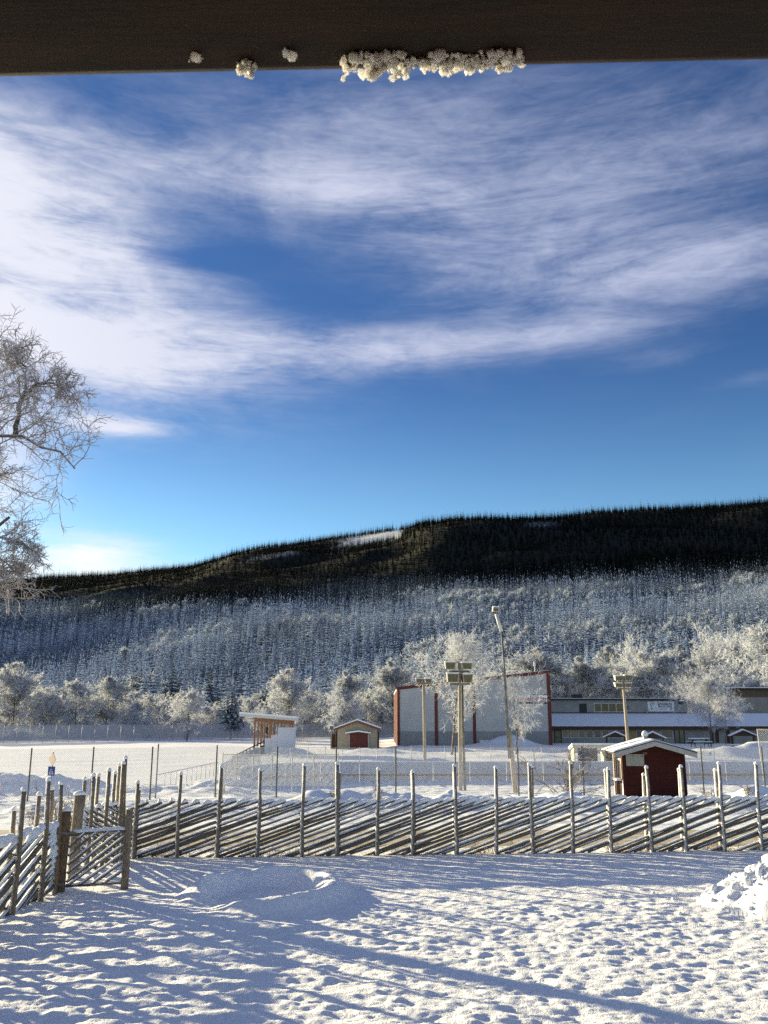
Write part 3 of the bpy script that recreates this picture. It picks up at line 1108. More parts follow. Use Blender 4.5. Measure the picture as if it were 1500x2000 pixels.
# every tree in front of the wooded slope that stands out by itself: (centre px, top py, base distance, kind, width factor, label)
PROM = [
    (30, 1296, 208, 0, 1.25, 'tall frosted birch at the left edge of the picture behind the long net fence'),
    (368, 1345, 168, 3, 0.95, 'bright rimed birch standing alone in front of the long net fence'),
    (148, 1330, 206, 1, 1.25, 'broad frosted birch behind the net fence, first big crown right of the left-edge birch'),
    (206, 1322, 212, 4, 1.2, 'round frosted birch behind the net fence, directly under the dark spruce row'),
    (262, 1372, 205, 1, 1.15, 'low frosted birch behind the net fence, midway to the lone bright birch'),
    (100, 1352, 205, 3, 0.9, 'small grey frosted birch wedged between two larger ones behind the net fence'),
    (567, 1308, 205, 0, 1.15, 'tall pale birch rising straight above the grandstand roof'),
    (512, 1372, 172, 4, 1.0, 'small white birch right behind the orange posts of the grandstand'),
    (606, 1352, 214, 2, 1.0, 'slim grey birch between the grandstand and the beige garage'),
    (683, 1312, 215, 2, 1.0, 'pointed frosted birch rising behind the beige garage roof'),
    (664, 1342, 190, 1, 1.1, 'broad frosted birch behind the left half of the beige garage'),
    (716, 1348, 205, 3, 0.85, 'frosted birch behind the right half of the beige garage'),
    (775, 1292, 200, 2, 1.2, 'tall frosted birch at the left corner of the grey hall'),
    (748, 1345, 212, 4, 1.0, 'shaded frosted birch between the beige garage and the hall corner'),
    (1036, 1266, 185, 2, 1.2, 'frosted birch rising behind the hall roof near the antenna'),
    (968, 1312, 188, 3, 1.0, 'rounded frosted treetop showing just over the middle of the hall roof'),
    (1096, 1304, 182, 0, 1.1, 'frosted birch right behind the highest corner of the hall'),
    (1146, 1284, 182, 2, 1.25, 'upright frosted birch behind the roof box of the swimming hall'),
    (1190, 1318, 184, 4, 0.9, 'small frosted birch partly hidden by the upper lamps of the right mast'),
    (1258, 1276, 180, 0, 1.25, 'tall frosted birch behind the swimming hall sign'),
    (1300, 1278, 182, 1, 1.15, 'twin-topped frosted birch right of the one behind the sign'),
    (1250, 1240, 245, 5, 0.8, 'pale bushy treetop high above the right lamp mast'),
    (1392, 1228, 232, 5, 1.0, 'fluffy broad willow high on the right with upright rimed twigs'),
    (1448, 1232, 238, 6, 0.95, 'fluffy broad willow high on the right, beside a similar one on its left'),
    (1494, 1222, 200, 1, 1.3, 'very tall frosted birch cut by the right edge of the picture'),
    (1432, 1296, 170, 3, 1.0, 'frosted birch behind the flat dark roof at far right'),
    (1488, 1330, 165, 4, 1.0, 'small frosted birch overhanging the flat roof by the right edge'),
    (1345, 1292, 226, 4, 0.9, 'bluish frosted birch in shade between the twin-topped birch and the willows'),
    (1330, 1262, 252, 2, 0.9, 'slender frosted birch standing just left of the fluffy willows'),
    (1196, 1262, 256, 4, 0.9, 'narrow frosted birch up the slope behind the right lamp mast'),
]
for (px, top, d, kind, wf, lab) in PROM:
    F, V = px_FV(1440)
    x = (px - 750) * d / px_FV((top + 1440) / 2)[0]
    z0 = gz(x, d)
    tz = at(px, top, d).z
    var = BV[kind] if kind < 5 else WV[kind - 5]
    s = (tz - z0) / var[2]
    place_tree(var, (x, d, z0 - 0.1), s, RNG.uniform(0, 6.28), lab, sx=s * wf,
               name='willow_tree' if kind >= 5 else 'birch_tree')

# the crowded row at the foot of the slope
rng = np.random.default_rng(5)
ROW = [('birch crowded in the pale thicket behind the long net fence, left of the grandstand', 'thicket behind the net fence', -10, 470, 212, 262, 28),
       ('birch in the pale thicket between the grandstand and the grey hall', 'thicket behind the garage', 480, 770, 222, 270, 26),
       ('birch in the frosted wood showing over the hall roof', 'wood behind the hall', 780, 1080, 205, 262, 20),
       ('birch in the frosted wood climbing the slope behind the swimming hall', 'wood behind the swimming hall', 1085, 1510, 200, 275, 28)]
for (lab, grp, xa, xb, da, db, cnt) in ROW:
    for i in range(cnt):
        px = xa + (xb - xa) * (i + rng.uniform(0.1, 0.9)) / cnt
        d = rng.uniform(da, db)
        x = (px - 750) * d / 1762
        z0 = gz(x, d)
        v_ = BV[int(rng.integers(0, 5))]
        s = rng.uniform(0.42, 0.78) * 14.5 / v_[2]
        place_tree(v_, (x, d, z0 - 0.15), s, rng.uniform(0, 6.28), 'frosted ' + lab, group=grp, sx=s * rng.uniform(0.95, 1.3))

# rimed brushwood filling the foot of the wood behind the net fence
n = 15000
upx = rng.uniform(-420, 800, n)
ud = 158 + 38 * np.clip((upx + 10) / 500, -0.3, 1.4) + 16 + rng.uniform(0, 26, n)
ux = (upx - 750) * ud / 1786
cl = fbm(ux / 5.0, ud / 5.0, 3, 191)
uh = (1.2 + 6.5 * np.clip(cl - 0.32, 0, 1)) * rng.uniform(0.0, 0.85, n)
st = np.stack([ux, ud, uh], 1)
dd = np.stack([rng.normal(0, 0.7, n), rng.normal(0, 0.7, n), np.ones(n)], 1)
P, Rd = grow(st, dd, rng.uniform(0.7, 1.6, n), np.full(n, 0.09), 3, 0.25, -0.1, rng, 0.5)
V, Q = ribbon_batch(P, Rd, rng)
link('undergrowth', mesh_np('undergrowth', V, Q, None, FROST_GREY), kind='stuff', label='grey rimed brushwood along the foot of the wood behind the net fence')

# spruces one can tell apart, at the very foot of the slope
NS = [conifer_mesh(200 + i, h=16, whorls=22, boughs=9, wid=w) for i, w in enumerate((0.17, 0.21, 0.19))]
strunk = MB().tube((0, 0, -0.4), (0, 0, 14), 0.2, 0.03, 6).mesh('trunk', BARK, True)
spm = bpy.data.materials.get('frosted_spruce')


def single_spruce_material(name, frost):
    m = spm.copy()
    m.name = name
    for nd in list(m.node_tree.nodes):
        if nd.type == 'ATTRIBUTE':
            vnode = m.node_tree.nodes.new('ShaderNodeValue')
            vnode.outputs[0].default_value = frost
            for lk in list(m.node_tree.links):
                if lk.from_node == nd:
                    m.node_tree.links.new(vnode.outputs[0], lk.to_socket)
    return m


SPR_A = single_spruce_material('spruce_lightly_frosted', 0.25)
SPR_B = single_spruce_material('spruce_heavily_frosted', 0.62)


def with_mat(me, m):
    c = me.copy()
    c.materials.clear()
    c.materials.append(m)
    return c


NSA = [with_mat(m, SPR_A) for m in NS]
NSB = [with_mat(m, SPR_B) for m in NS]
PINE = with_mat(conifer_mesh(230, h=11, whorls=15, boughs=8, wid=0.30, sag=0.22, pine=True), single_spruce_material('pine_needles_frosted', 0.42))
p = (at(452, 1400, 186).x, 186)
place_tree((strunk, PINE), (p[0], p[1], gz(*p)), 1.02, 0.3, 'dark snow-dusted pine behind the net fence, left of the grandstand roof', name='pine_tree')
p = (at(290, 1400, 204).x, 204)
place_tree((strunk, NSB[0]), (p[0], p[1], gz(*p)), 0.52, 0.3, 'small frosted spruce among birches behind the net fence', name='spruce_tree')
for i in range(44):
    px = 165 + (430 - 165) * (i + rng.uniform(0, 1)) / 44
    d = rng.uniform(268, 322)
    x = (px - 750) * d / 1755
    s = rng.uniform(1.05, 1.38)
    place_tree((strunk, (NSA if rng.uniform() < 0.75 else NSB)[int(rng.integers(0, 3))]), (x, d, gz(x, d) - 0.2), s, rng.uniform(0, 6.28),
               'dark frost-tipped spruce in the row above the frosted birches on the left', name='spruce_tree', group='dark spruce row on the left', sx=s * 1.1)
for i in range(70):
    px = 760 + (1500 - 760) * (i + rng.uniform(0, 1)) / 70
    d = rng.uniform(265, 345)
    x = (px - 750) * d / 1745
    s = rng.uniform(0.95, 1.35)
    place_tree((strunk, (NSA if rng.uniform() < 0.45 else NSB)[int(rng.integers(0, 3))]), (x, d, gz(x, d) - 0.2), s, rng.uniform(0, 6.28),
               'frost-tipped spruce in the belt above the hall and swimming hall roofs', name='spruce_tree', group='spruces above the hall roofs')

# the forest on the slope: far off, one mass
FS = [conifer_mesh(300 + i, h=1.0, whorls=w, boughs=6, wid=wd, far=True) for i, (w, wd) in enumerate(((12, 0.135), (13, 0.115), (11, 0.15), (13, 0.125)))]
FP = [puff_mesh(320 + i, h=1.0, n=230) for i in range(3)]


def forest():
    rng = np.random.default_rng(99)
    pts = []
    for (ya, yb, sp) in ((205, 1060, 5.0), (1060, 2150, 6.2)):
        ys_ = np.arange(ya, yb, sp)
        for yv in ys_:
            xs_ = np.arange((-1.0 if yv < 620 else -0.56) * yv, 0.56 * yv, sp)
            xs_ = xs_ + rng.uniform(0, sp)
            pts.append(np.stack([xs_, np.full_like(xs_, yv)], 1) + rng.uniform(-0.75, 0.75, (len(xs_), 2)) * sp)
    P = np.concatenate(pts)
    X, Y = P[:, 0], P[:, 1]
    U = X / Y
    K = hill_knots(U)
    ok = ((Y > K[0][0] + 20) | ((U < -0.475) & (Y > 205))) & (Y < K[3][0] + 60)
    X, Y, U = X[ok], Y[ok], U[ok]
    Z = np.maximum(hill_z(U, Y), 0.0)
    PX, PY = to_px(X, Y, Z)
    frost = frost_line(X, Y, Z)
    ok = (rng.uniform(size=len(X)) > clearing(PX, PY) * 1.1) & (rng.uniform(size=len(X)) > 0.06)
    X, Y, Z, U, frost = X[ok], Y[ok], Z[ok], U[ok], frost[ok]
    n = len(X)
    patch = fbm(X / 70, Y / 110, 3, 131)
    low = 1 - sst(Y, 520, 900)
    broad = (rng.uniform(size=n) < sst(patch + 0.10 * low, 0.52, 0.66) * 0.30 * sst(frost, 0.2, 0.7))
    tone = fbm(X / 45, Y / 60, 3, 141)
    H = np.where(Y > 1060, 11.5, 15.5) * np.exp(rng.normal(0, 0.20, n)) * (0.80 + 0.4 * tone)
    H = np.clip(H, 6.0, 22.0)
    H = np.where(broad, H * 0.62, H)
    fr = np.clip(frost * (0.74 + 0.75 * (tone - 0.5) + rng.uniform(-0.22, 0.22, n)), 0, 1)
    fr = np.where(frost < 0.06, rng.uniform(0, 0.05, n), fr)
    kind = np.where(broad, 4 + rng.integers(0, 3, n), rng.integers(0, 4, n)).astype(np.int32)
    wide = np.where(broad, H * rng.uniform(0.7, 1.05, n), H * rng.uniform(0.85, 1.35, n))
    me = bpy.data.meshes.new('hillside_forest')
    me.vertices.add(n)
    me.vertices.foreach_set('co', np.stack([X, Y, Z - 0.3], 1).astype(np.float32).ravel())
    for nm, arr in (('frost', fr), ('rz', rng.uniform(0, 6.283, n))):
        a = me.attributes.new(nm, 'FLOAT', 'POINT')
        a.data.foreach_set('value', arr.astype(np.float32))
    a = me.attributes.new('kind_id', 'INT', 'POINT')
    a.data.foreach_set('value', kind)
    a = me.attributes.new('size', 'FLOAT_VECTOR', 'POINT')
    a.data.foreach_set('vector', np.stack([wide, wide, H], 1).astype(np.float32).ravel())
    src = bpy.data.collections.new('forest_sources')
    for i, m in enumerate(FS + FP):
        o = bpy.data.objects.new('a%02d' % i, m)
        src.objects.link(o)
    ob = link('hillside_forest', me, kind='stuff')
    g = bpy.data.node_groups.new('forest_scatter', 'GeometryNodeTree')
    g.interface.new_socket('Geometry', in_out='INPUT', socket_type='NodeSocketGeometry')
    g.interface.new_socket('Geometry', in_out='OUTPUT', socket_type='NodeSocketGeometry')
    N = NT(g)
    gi, go = N.n('NodeGroupInput'), N.n('NodeGroupOutput')
    ci = N.n('GeometryNodeCollectionInfo')
    ci.inputs['Collection'].default_value = src
    ci.inputs['Separate Children'].default_value = True
    ci.inputs['Reset Children'].default_value = True
    ip = N.n('GeometryNodeInstanceOnPoints')

    def named(nm, typ):
        nd = N.n('GeometryNodeInputNamedAttribute', data_type=typ)
        nd.inputs['Name'].default_value = nm
        return [s for s in nd.outputs if s.enabled][0]
    m2p = N.n('GeometryNodeMeshToPoints')
    g.links.new(gi.outputs[0], m2p.inputs['Mesh'])
    g.links.new(m2p.outputs[0], ip.inputs['Points'])
    g.links.new(ci.outputs[0], ip.inputs['Instance'])
    ip.inputs['Pick Instance'].default_value = True
    g.links.new(named('kind_id', 'INT'), ip.inputs['Instance Index'])
    cx = N.n('ShaderNodeCombineXYZ')
    g.links.new(named('rz', 'FLOAT'), cx.inputs[2])
    g.links.new(cx.outputs[0], ip.inputs['Rotation'])
    g.links.new(named('size', 'FLOAT_VECTOR'), ip.inputs['Scale'])
    g.links.new(ip.outputs[0], go.inputs[0])
    md = ob.modifiers.new('forest_scatter', 'NODES')
    md.node_group = g
    ob['label'] = 'dense spruce forest covering the whole mountainside, rimed below and dark above'
    print('forest', n)


forest()


# ------------------------------------------------------------------ frames of reference for upright faces
class Face:
    """an upright plane: origin A on the ground, x along it to the right, y going back"""
    def __init__(self, A, ang):
        self.A, self.ang = Vector(A), ang
        self.ux = Vector((math.cos(ang), math.sin(ang), 0))
        self.uy = Vector((-math.sin(ang), math.cos(ang), 0))

    def xz(self, px, py, back=0.0):
        F, V = px_FV(py)
        d = Vector((px - 750, F, V))
        o = Vector((0, 0, CAMZ))
        A = self.A + self.uy * back
        t = (A - o).dot(self.uy) / d.dot(self.uy)
        p = o + d * t - self.A
        return p.dot(self.ux), p.z

    def rect(self, x0, y0, x1, y1, back=0.0):
        a, b = self.xz(x0, y1, back), self.xz(x1, y0, back)
        return a[0], b[0], a[1], b[1]


def text(name, body, size, mat_, parent, loc, extrude=0.01, align='LEFT', width=None, bold=0.0):
    cu = bpy.data.curves.new(name, 'FONT')
    cu.body = body
    cu.size = size
    cu.extrude = extrude
    cu.offset = bold
    cu.resolution_u = 3
    tmp = bpy.data.objects.new('tmp', cu)
    COL.objects.link(tmp)
    dg = bpy.context.evaluated_depsgraph_get()
    me = bpy.data.meshes.new_from_object(tmp.evaluated_get(dg))
    bpy.data.objects.remove(tmp)
    bpy.data.curves.remove(cu)
    me.name = name
    me.materials.clear()
    me.materials.append(mat_)
    o = link(name, me, parent, loc, (R(90), 0, 0))
    if width:
        xs = [v.co.x for v in me.vertices]
        o.scale.x = width / (max(xs) - min(xs))
    return o


def window(parent, x0, x1, z0, z1, y, frame=0.07, mullions=0, glass=GLASS, fm=WHITEW, depth=0.05, name='window'):
    """frame standing proud of the wall at local y, with its pane as a sub-part"""
    fr = MB()
    fr.box(x0, x1, y - depth, y - 0.003, z1 - frame, z1).box(x0, x1, y - depth, y - 0.003, z0, z0 + frame)
    fr.box(x0, x0 + frame, y - depth, y - 0.003, z0 + frame, z1 - frame).box(x1 - frame, x1, y - depth, y - 0.003, z0 + frame, z1 - frame)
    for i in range(mullions):
        xm = x0 + (x1 - x0) * (i + 1) / (mullions + 1)
        fr.box(xm - frame / 2, xm + frame / 2, y - depth, y - 0.003, z0 + frame, z1 - frame)
    f = fr.build(name, fm, parent)
    MB().box(x0 + frame * 0.7, x1 - frame * 0.7, y - 0.018, y - 0.004, z0 + frame * 0.7, z1 - frame * 0.7).build('pane', glass, f)
    return f


def lumpy_strip(path, r, th, seg=14, seed=0, endfat=0.0, n=6):
    """snow lying along a pole: half tube over the top of a straight local x axis; r pole radius, th thickness"""
    rng = np.random.default_rng(seed)
    L = path
    xs = np.linspace(0.02, L + 0.015, seg)
    V, Q = [], []
    prev = 0
    for i, x in enumerate(xs):
        t = th * (0.65 + 0.7 * rng.uniform())
        if rng.uniform() < 0.10:
            t *= 0.35
        if endfat:
            t += endfat * float(sst(np.array(x), L - 0.50, L - 0.26)) * rng.uniform(0.85, 1.1)
        if i in (0, seg - 1):
            t *= 0.35
        rr = r * 0.96
        wid = (rr + t * 0.6)
        for k in range(n):
            a = math.pi * (0.06 + 0.88 * k / (n - 1))
            V.append((x, -math.cos(a) * wid, rr * 0.15 + math.sin(a) * (rr * 0.80 + t)))
    for i in range(seg - 1):
        for k in range(n - 1):
            a = i * n + k
            Q.append((a, a + 1, a + n + 1, a + n))
        Q.append((i * n + n - 1, i * n, (i + 1) * n, (i + 1) * n + n - 1))
    caps = [tuple(range(n)), tuple(range(len(V) - 1, len(V) - n - 1, -1))]
    me = bpy.data.meshes.new('snow')
    me.from_pydata(V, [], Q + caps)
    bm = bmesh.new()
    bm.from_mesh(me)
    bmesh.ops.recalc_face_normals(bm, faces=bm.faces)
    bm.to_mesh(me)
    bm.free()
    me.polygons.foreach_set('use_smooth', [True] * len(me.polygons))
    me.materials.append(SNOW)
    return me


def pole_mesh(name, L, r0, r1, material, seed, n=7, seg=6, wob=0.012, axis='x'):
    rng = np.random.default_rng(seed)
    t = np.linspace(0, 1, seg)
    off = np.cumsum(rng.normal(size=(seg, 2)) * wob, 0)
    off -= off[0] + (off[-1] - off[0]) * t[:, None]
    rad = (r0 + (r1 - r0) * t) * rng.uniform(0.93, 1.07, seg)
    mb = MB()
    if axis == 'x':
        mb.poly(np.stack([t * L, off[:, 0], off[:, 1]], 1), rad, n)
    else:
        mb.poly(np.stack([off[:, 0], off[:, 1], t * L], 1), rad, n)
    return mb.mesh(name, material, True)


RAIL_L, SLOPE = 3.85, R(18.6)
RAILS = [pole_mesh('rail', RAIL_L, 0.037, 0.028, WOOD, 400 + i, wob=0.016) for i in range(7)]
RSNOW = [lumpy_strip(RAIL_L, 0.029, 0.013, 26, 420 + i, 0.080) for i in range(7)]
POSTS = [pole_mesh('post', 2.35 + 0.06 * i, 0.052, 0.041, POSTM, 440 + i, wob=0.012, axis='z') for i in range(6)]


def cap_mesh(r, h, seed):
    bm = bmesh.new()
    bmesh.ops.create_icosphere(bm, subdivisions=2, radius=1)
    rng = np.random.default_rng(seed)
    for v in bm.verts:
        j = 1 + rng.uniform(-0.10, 0.10)
        v.co = Vector((v.co.x * r * j, v.co.y * r * j, max(v.co.z, -0.35) * h * j))
    me = bpy.data.meshes.new('snow_cap')
    bm.to_mesh(me)
    bm.free()
    me.polygons.foreach_set('use_smooth', [True] * len(me.polygons))
    me.materials.append(SNOW)
    return me


PCAP = [cap_mesh(0.050, 0.055, 460 + i) for i in range(3)]


def pole_fence(root, A, B, post_s, top=1.22, dx=0.29, rise=1, seed=0, gfun=None, ext=0.0):
    """roundpole fence from A to B (plan points): slanting rails between pairs of posts; root sits at A"""
    rng = np.random.default_rng(seed)
    A, B = Vector(A), Vector(B)
    d = (B - A).to_2d().normalized()
    yaw = math.atan2(d.y, d.x)
    L = (B - A).to_2d().length
    nrm = Vector((-d.y, d.x))
    s = -RAIL_L * math.cos(SLOPE)
    i = 0
    e = dx * 0.6
    while e < L + ext + RAIL_L * math.cos(SLOPE):
        # the raised end stands at e along the fence; the foot lies `rise` back along it
        j = int(rng.integers(0, 7))
        tz = top + rng.uniform(-0.03, 0.03)
        sl = SLOPE + rng.uniform(-0.013, 0.013)
        lat = rng.uniform(-0.022, 0.022)
        foot_s = e - RAIL_L * math.cos(sl)
        # trim rails that would start before the fence begins
        t0 = 0.0
        if foot_s < -0.05:
            t0 = (-0.05 - foot_s) / math.cos(sl)
        Lr = RAIL_L - t0
        zf = tz - Lr * math.sin(sl)
        if zf < -0.10:                     # the foot rests on the ground
            t1 = (-0.10 - zf) / math.sin(sl)
            Lr -= t1
            zf = -0.10
        fs = e - Lr * math.cos(sl)
        over = e - (L + ext)
        if over > 0:                       # rails that run past the last post are sawn off there
            Lr -= over / math.cos(sl)
        if Lr > 0.35:
            o = link('rail', RAILS[j], root)
            if rise > 0:
                o.location = (d.x * fs + nrm.x * lat, d.y * fs + nrm.y * lat, zf)
                o.rotation_euler = (0, -sl, yaw)
            else:
                g = L - fs
                o.location = (d.x * g + nrm.x * lat, d.y * g + nrm.y * lat, zf)
                o.rotation_euler = (0, -sl, yaw + math.pi)
            o.scale = (Lr / RAIL_L, 1, 1)
            sn = link('snow', RSNOW[j], o)
        e += dx * rng.uniform(0.86, 1.14)
        i += 1
    for (ps, hh, pairs) in post_s:
        for q in pairs:
            me = POSTS[int(rng.integers(0, 6))]
            o = link('post', me, root)
            lx = 0.085 * q + rng.uniform(-0.01, 0.01)
            px_ = ps + rng.uniform(-0.04, 0.04)
            k = (hh + rng.uniform(-0.06, 0.06)) * (1.0 if q < 0 else rng.uniform(0.88, 1.0)) + 0.25
            hm = me.vertices[-1].co.z if False else max(v.co.z for v in me.vertices)
            o.location = (d.x * px_ + nrm.x * lx, d.y * px_ + nrm.y * lx, -0.25)
            o.scale = (1, 1, k / hm)
            o.rotation_euler = (rng.uniform(-0.02, 0.02), rng.uniform(-0.022, 0.022), rng.uniform(0, 6.28))
            c = link('snow_cap', PCAP[int(rng.integers(0, 3))], o)
            c.location = (0, 0, hm)
            c.scale = (1, 1, hm / k)
    # withes that bind the post pairs, with a pinch of snow on each
    tie = MB()
    sn = MB()
    for (ps, hh, pairs) in post_s:
        for zt in (0.30, 0.62, 0.92):
            c = d * ps
            a = Vector((c.x - nrm.x * 0.12, c.y - nrm.y * 0.12, zt))
            b = Vector((c.x + nrm.x * 0.12, c.y + nrm.y * 0.12, zt + 0.03))
            off = Vector((d.x, d.y, 0)) * 0.042
            tie.tube(a + off, b + off, 0.009, 0.009, 5)
            tie.tube(a - off, b - off, 0.009, 0.009, 5)
    t = tie.build('binding', WOOD, root)
    t['kind'] = 'stuff'


# main fence across the yard
MA, MBp = gp(247, 1676, YZ), gp(1500, 1661, YZ)
dirm = (MBp - MA).normalized()
MBx = MA + dirm * ((MBp - MA).length + 1.6)


def s_on_line(px):
    """where the sight line through column px (at rail height) meets the main fence"""
    F = px_FV(1600)[0]
    t = (px - 750) / F
    return (MA.y * t - MA.x) / (dirm.x - dirm.y * t)


PXS = [(264, 1.62, (-1, 1)), (348, 1.86, (-1,)), (424, 2.02, (-1, 1)), (505, 1.98, (-1,)), (588, 2.06, (-1,)), (660, 2.02, (-1, 1)), (739, 1.98, (-1,)), (808, 1.92, (-1, 1)),
       (891, 2.02, (-1, 1)), (966, 1.96, (-1,)), (1041, 2.05, (-1, 1)), (1115, 2.05, (-1,)), (1191, 1.98, (-1, 1)), (1267, 1.97, (-1, 1)),
       (1334, 1.99, (-1, 1)), (1407, 2.06, (-1, 1)), (1482, 1.98, (-1,)), (1556, 1.98, (-1, 1))]
mf = thing('pole_fence', 'long snow-capped roundpole fence running across the whole yard to the right edge', 'fence', MA)
pole_fence(mf, MA, MBx, [(s_on_line(a), b, c) for a, b, c in PXS], seed=3, ext=0.9)

# fence on the left, running away from the camera towards the gate
LA, LB = Vector((-6.16, 9.2, YZ)), Vector((-6.12, 17.45, YZ))
lf = thing('pole_fence', 'roundpole fence heading away along the left edge up to the gate', 'fence', LA)
LPS = [(y - LA.y, h, pr) for y, h, pr in ((9.6, 1.9, (-1, 1)), (10.9, 1.9, (-1, 1)), (12.1, 1.9, (-1, 1)), (13.3, 1.86, (-1, 1)), (14.5, 1.95, (-1, 1)), (15.5, 1.9, (-1, 1)), (16.65, 1.98, (-1, 1)), (17.4, 1.98, (-1, 1)))]
pole_fence(lf, LA, LB, LPS, seed=5, dx=0.33)

# short return between the gate opening and the corner of the main fence
RA, RB = Vector((-6.36, 19.35, YZ)), Vector((-6.02, MA.y - 0.15, YZ))
rf = thing('pole_fence', 'short tangle of snowy roundpole fence just behind the open gate, leading to the corner', 'fence', RA)
LR = (RB - RA).length
pole_fence(rf, RA, RB, [(0.35, 1.98, (-1, 1)), (1.0, 2.05, (-1, 1)), (1.75, 2.1, (-1, 1)), (LR - 0.1, 2.2, (-1, 1))], seed=8, rise=-1, dx=0.30)

# ------------------------------------------------------------------ gate and its posts
GA = gp(117, 1742, YZ)
t = thing('gate_post', 'thick brown gate post with a snow cap that the open gate hangs from', 'post', (GA.x, GA.y, YZ))
pole_mesh_big = pole_mesh('shaft', 1.72, 0.098, 0.085, WOODG, 501, n=12, wob=0.006, axis='z')
o = link('shaft', pole_mesh_big, t, (0, 0, -0.3))
link('snow_cap', cap_mesh(0.095, 0.06, 502), t, (0, 0, 1.44))
GPB = Vector((at(152, 1600, 18.95).x, 18.95, YZ))
t = thing('gate_post', 'thick snow-capped post standing behind the gate at the far side of the opening', 'post', GPB)
link('shaft', pole_mesh('shaft', 1.90, 0.115, 0.105, WOODV, 503, n=12, wob=0.006, axis='z'), t, (0, 0, -0.3))
link('snow_cap', cap_mesh(0.118, 0.07, 504), t, (0, 0, 1.62))

GB = gp(243, 1735, YZ)
gd = (GB - GA).to_2d()
GW = gd.length
gate = thing('gate', 'wooden gate of slanting snowy poles, standing open into the yard', 'gate', (GA.x, GA.y, YZ), math.atan2(gd.y, gd.x))
link('stile', pole_mesh('stile', 1.44, 0.075, 0.068, WOODV, 505, n=10, wob=0.006, axis='z'), gate, (GW, 0, -0.02))
ztop, zbot = 1.03, 0.10


def hpole(x0, z0, x1, z1, r, nm, seed, snow=0.018, y=0.0, m=WOOD):
    L = math.hypot(x1 - x0, z1 - z0)
    o = link(nm, pole_mesh(nm, L, r, r * 0.92, m, seed, wob=0.008), gate, (x0, y, z0), (0, -math.atan2(z1 - z0, x1 - x0), 0))
    link('snow', lumpy_strip(L, r * 0.95, snow, 14, seed + 50), o)
    return o


hpole(0.09, ztop - 0.02, GW - 0.07, ztop + 0.01, 0.042, 'top_rail', 510, 0.045)
hpole(0.09, zbot, GW - 0.07, zbot + 0.01, 0.030, 'bottom_rail', 511, 0.02)
k = math.tan(R(36))
for i in range(11):
    # slanting poles rise to the right; c is the height where each would meet the hinge post
    c = 0.92 - i * 0.152
    x0, z0 = 0.10, c
    if z0 < zbot:
        x0, z0 = (zbot - c) / k + 0.0, zbot
        x0 = max(x0, 0.10)
    x1, z1 = GW - 0.08, c + k * (GW - 0.08)
    if z1 > ztop:
        x1, z1 = (ztop - c) / k, ztop
    if x1 - x0 > 0.12:
        hpole(x0, z0 + 0.01, x1, z1 - 0.01, 0.026, 'slat', 520 + i, 0.016, y=-0.055)
hinge = MB().box(-0.10, 0.20, -0.115, -0.10, ztop - 0.02, ztop + 0.03).box(-0.10, 0.06, -0.115, -0.10, zbot + 0.02, zbot + 0.07)
hinge.build('hinge', DARKPOST, gate)

# ------------------------------------------------------------------ dry grass along the fence
rng = np.random.default_rng(17)
n = 5200
sx = rng.uniform(-6.0, 10.5, n)
sy = MA.y + (sx - MA.x) * dirm.y / dirm.x + np.where(rng.uniform(size=n) < 0.30, rng.normal(0.05, 0.10, n), rng.uniform(0.1, 3.2, n))
cl = fbm(sx * 1.6, sy * 1.6, 2, 171)
keepg = cl > 0.50
sx, sy = sx[keepg], sy[keepg]
n = len(sx)
gzv = mid_z(sx, sy) if True else 0
st = np.stack([sx, sy, np.where(sy < y1f, yard_z(sx, sy), gzv) - 0.03], 1)
dd = np.stack([rng.normal(0, 0.45, n), rng.normal(0, 0.45, n), np.ones(n)], 1)
P, Rd = grow(st, dd, rng.uniform(0.10, 0.42, n), np.full(n, 0.006), 4, 0.18, -0.22, rng, 0.3)
V, Q = ribbon_batch(P, Rd, rng)
link('dry_grass', mesh_np('dry_grass', V, Q, None, STRAW), kind='stuff', label='dry yellow grass poking through the snow along the pole fence')


def bush(name, label, loc, h, spread, seed, n0=14, m=BUSHM, twr=0.006, cat='bush', n1=7, n2=5):
    rng = np.random.default_rng(seed)
    st = np.zeros((n0, 3))
    st[:, :2] = rng.normal(size=(n0, 2)) * spread * 0.16
    d = np.stack([rng.normal(0, spread / h, n0), rng.normal(0, spread / h, n0), np.ones(n0)], 1)
    P0, R0 = grow(st, d, rng.uniform(0.6, 1.05, n0) * h, np.full(n0, twr * 2.2), 6, 0.14, 0.02, rng, 0.35)
    s1 = spawn(P0, R0, n1, 0.2, 1.0, R(38), 0.3, 0.38, rng)
    P1, R1 = grow(s1[0], s1[1], s1[2], np.full(len(s1[0]), twr * 1.2), 5, 0.16, 0.0, rng, 0.5)
    s2 = spawn(P1, R1, n2, 0.15, 1.0, R(42), 0.3, 0.45, rng)
    P2, R2 = grow(s2[0], s2[1], s2[2], np.full(len(s2[0]), twr), 3, 0.2, 0.0, rng, 0.6)
    t = thing(name, label, cat, loc)
    V, Q = tube_batch(P0, R0, 5)
    link('stem', mesh_np('stem', V, Q, None, m, True), t)
    V, Q = cat_meshes([tube_batch(P1, R1, 3), tube_batch(P2, R2, 3)])
    link('twigs', mesh_np('twigs', V, Q, None, m), t)
    return t


def onground(px, py_base, d):
    x = at(px, py_base, d).x
    return (x, d, gz(x, d) - 0.05)


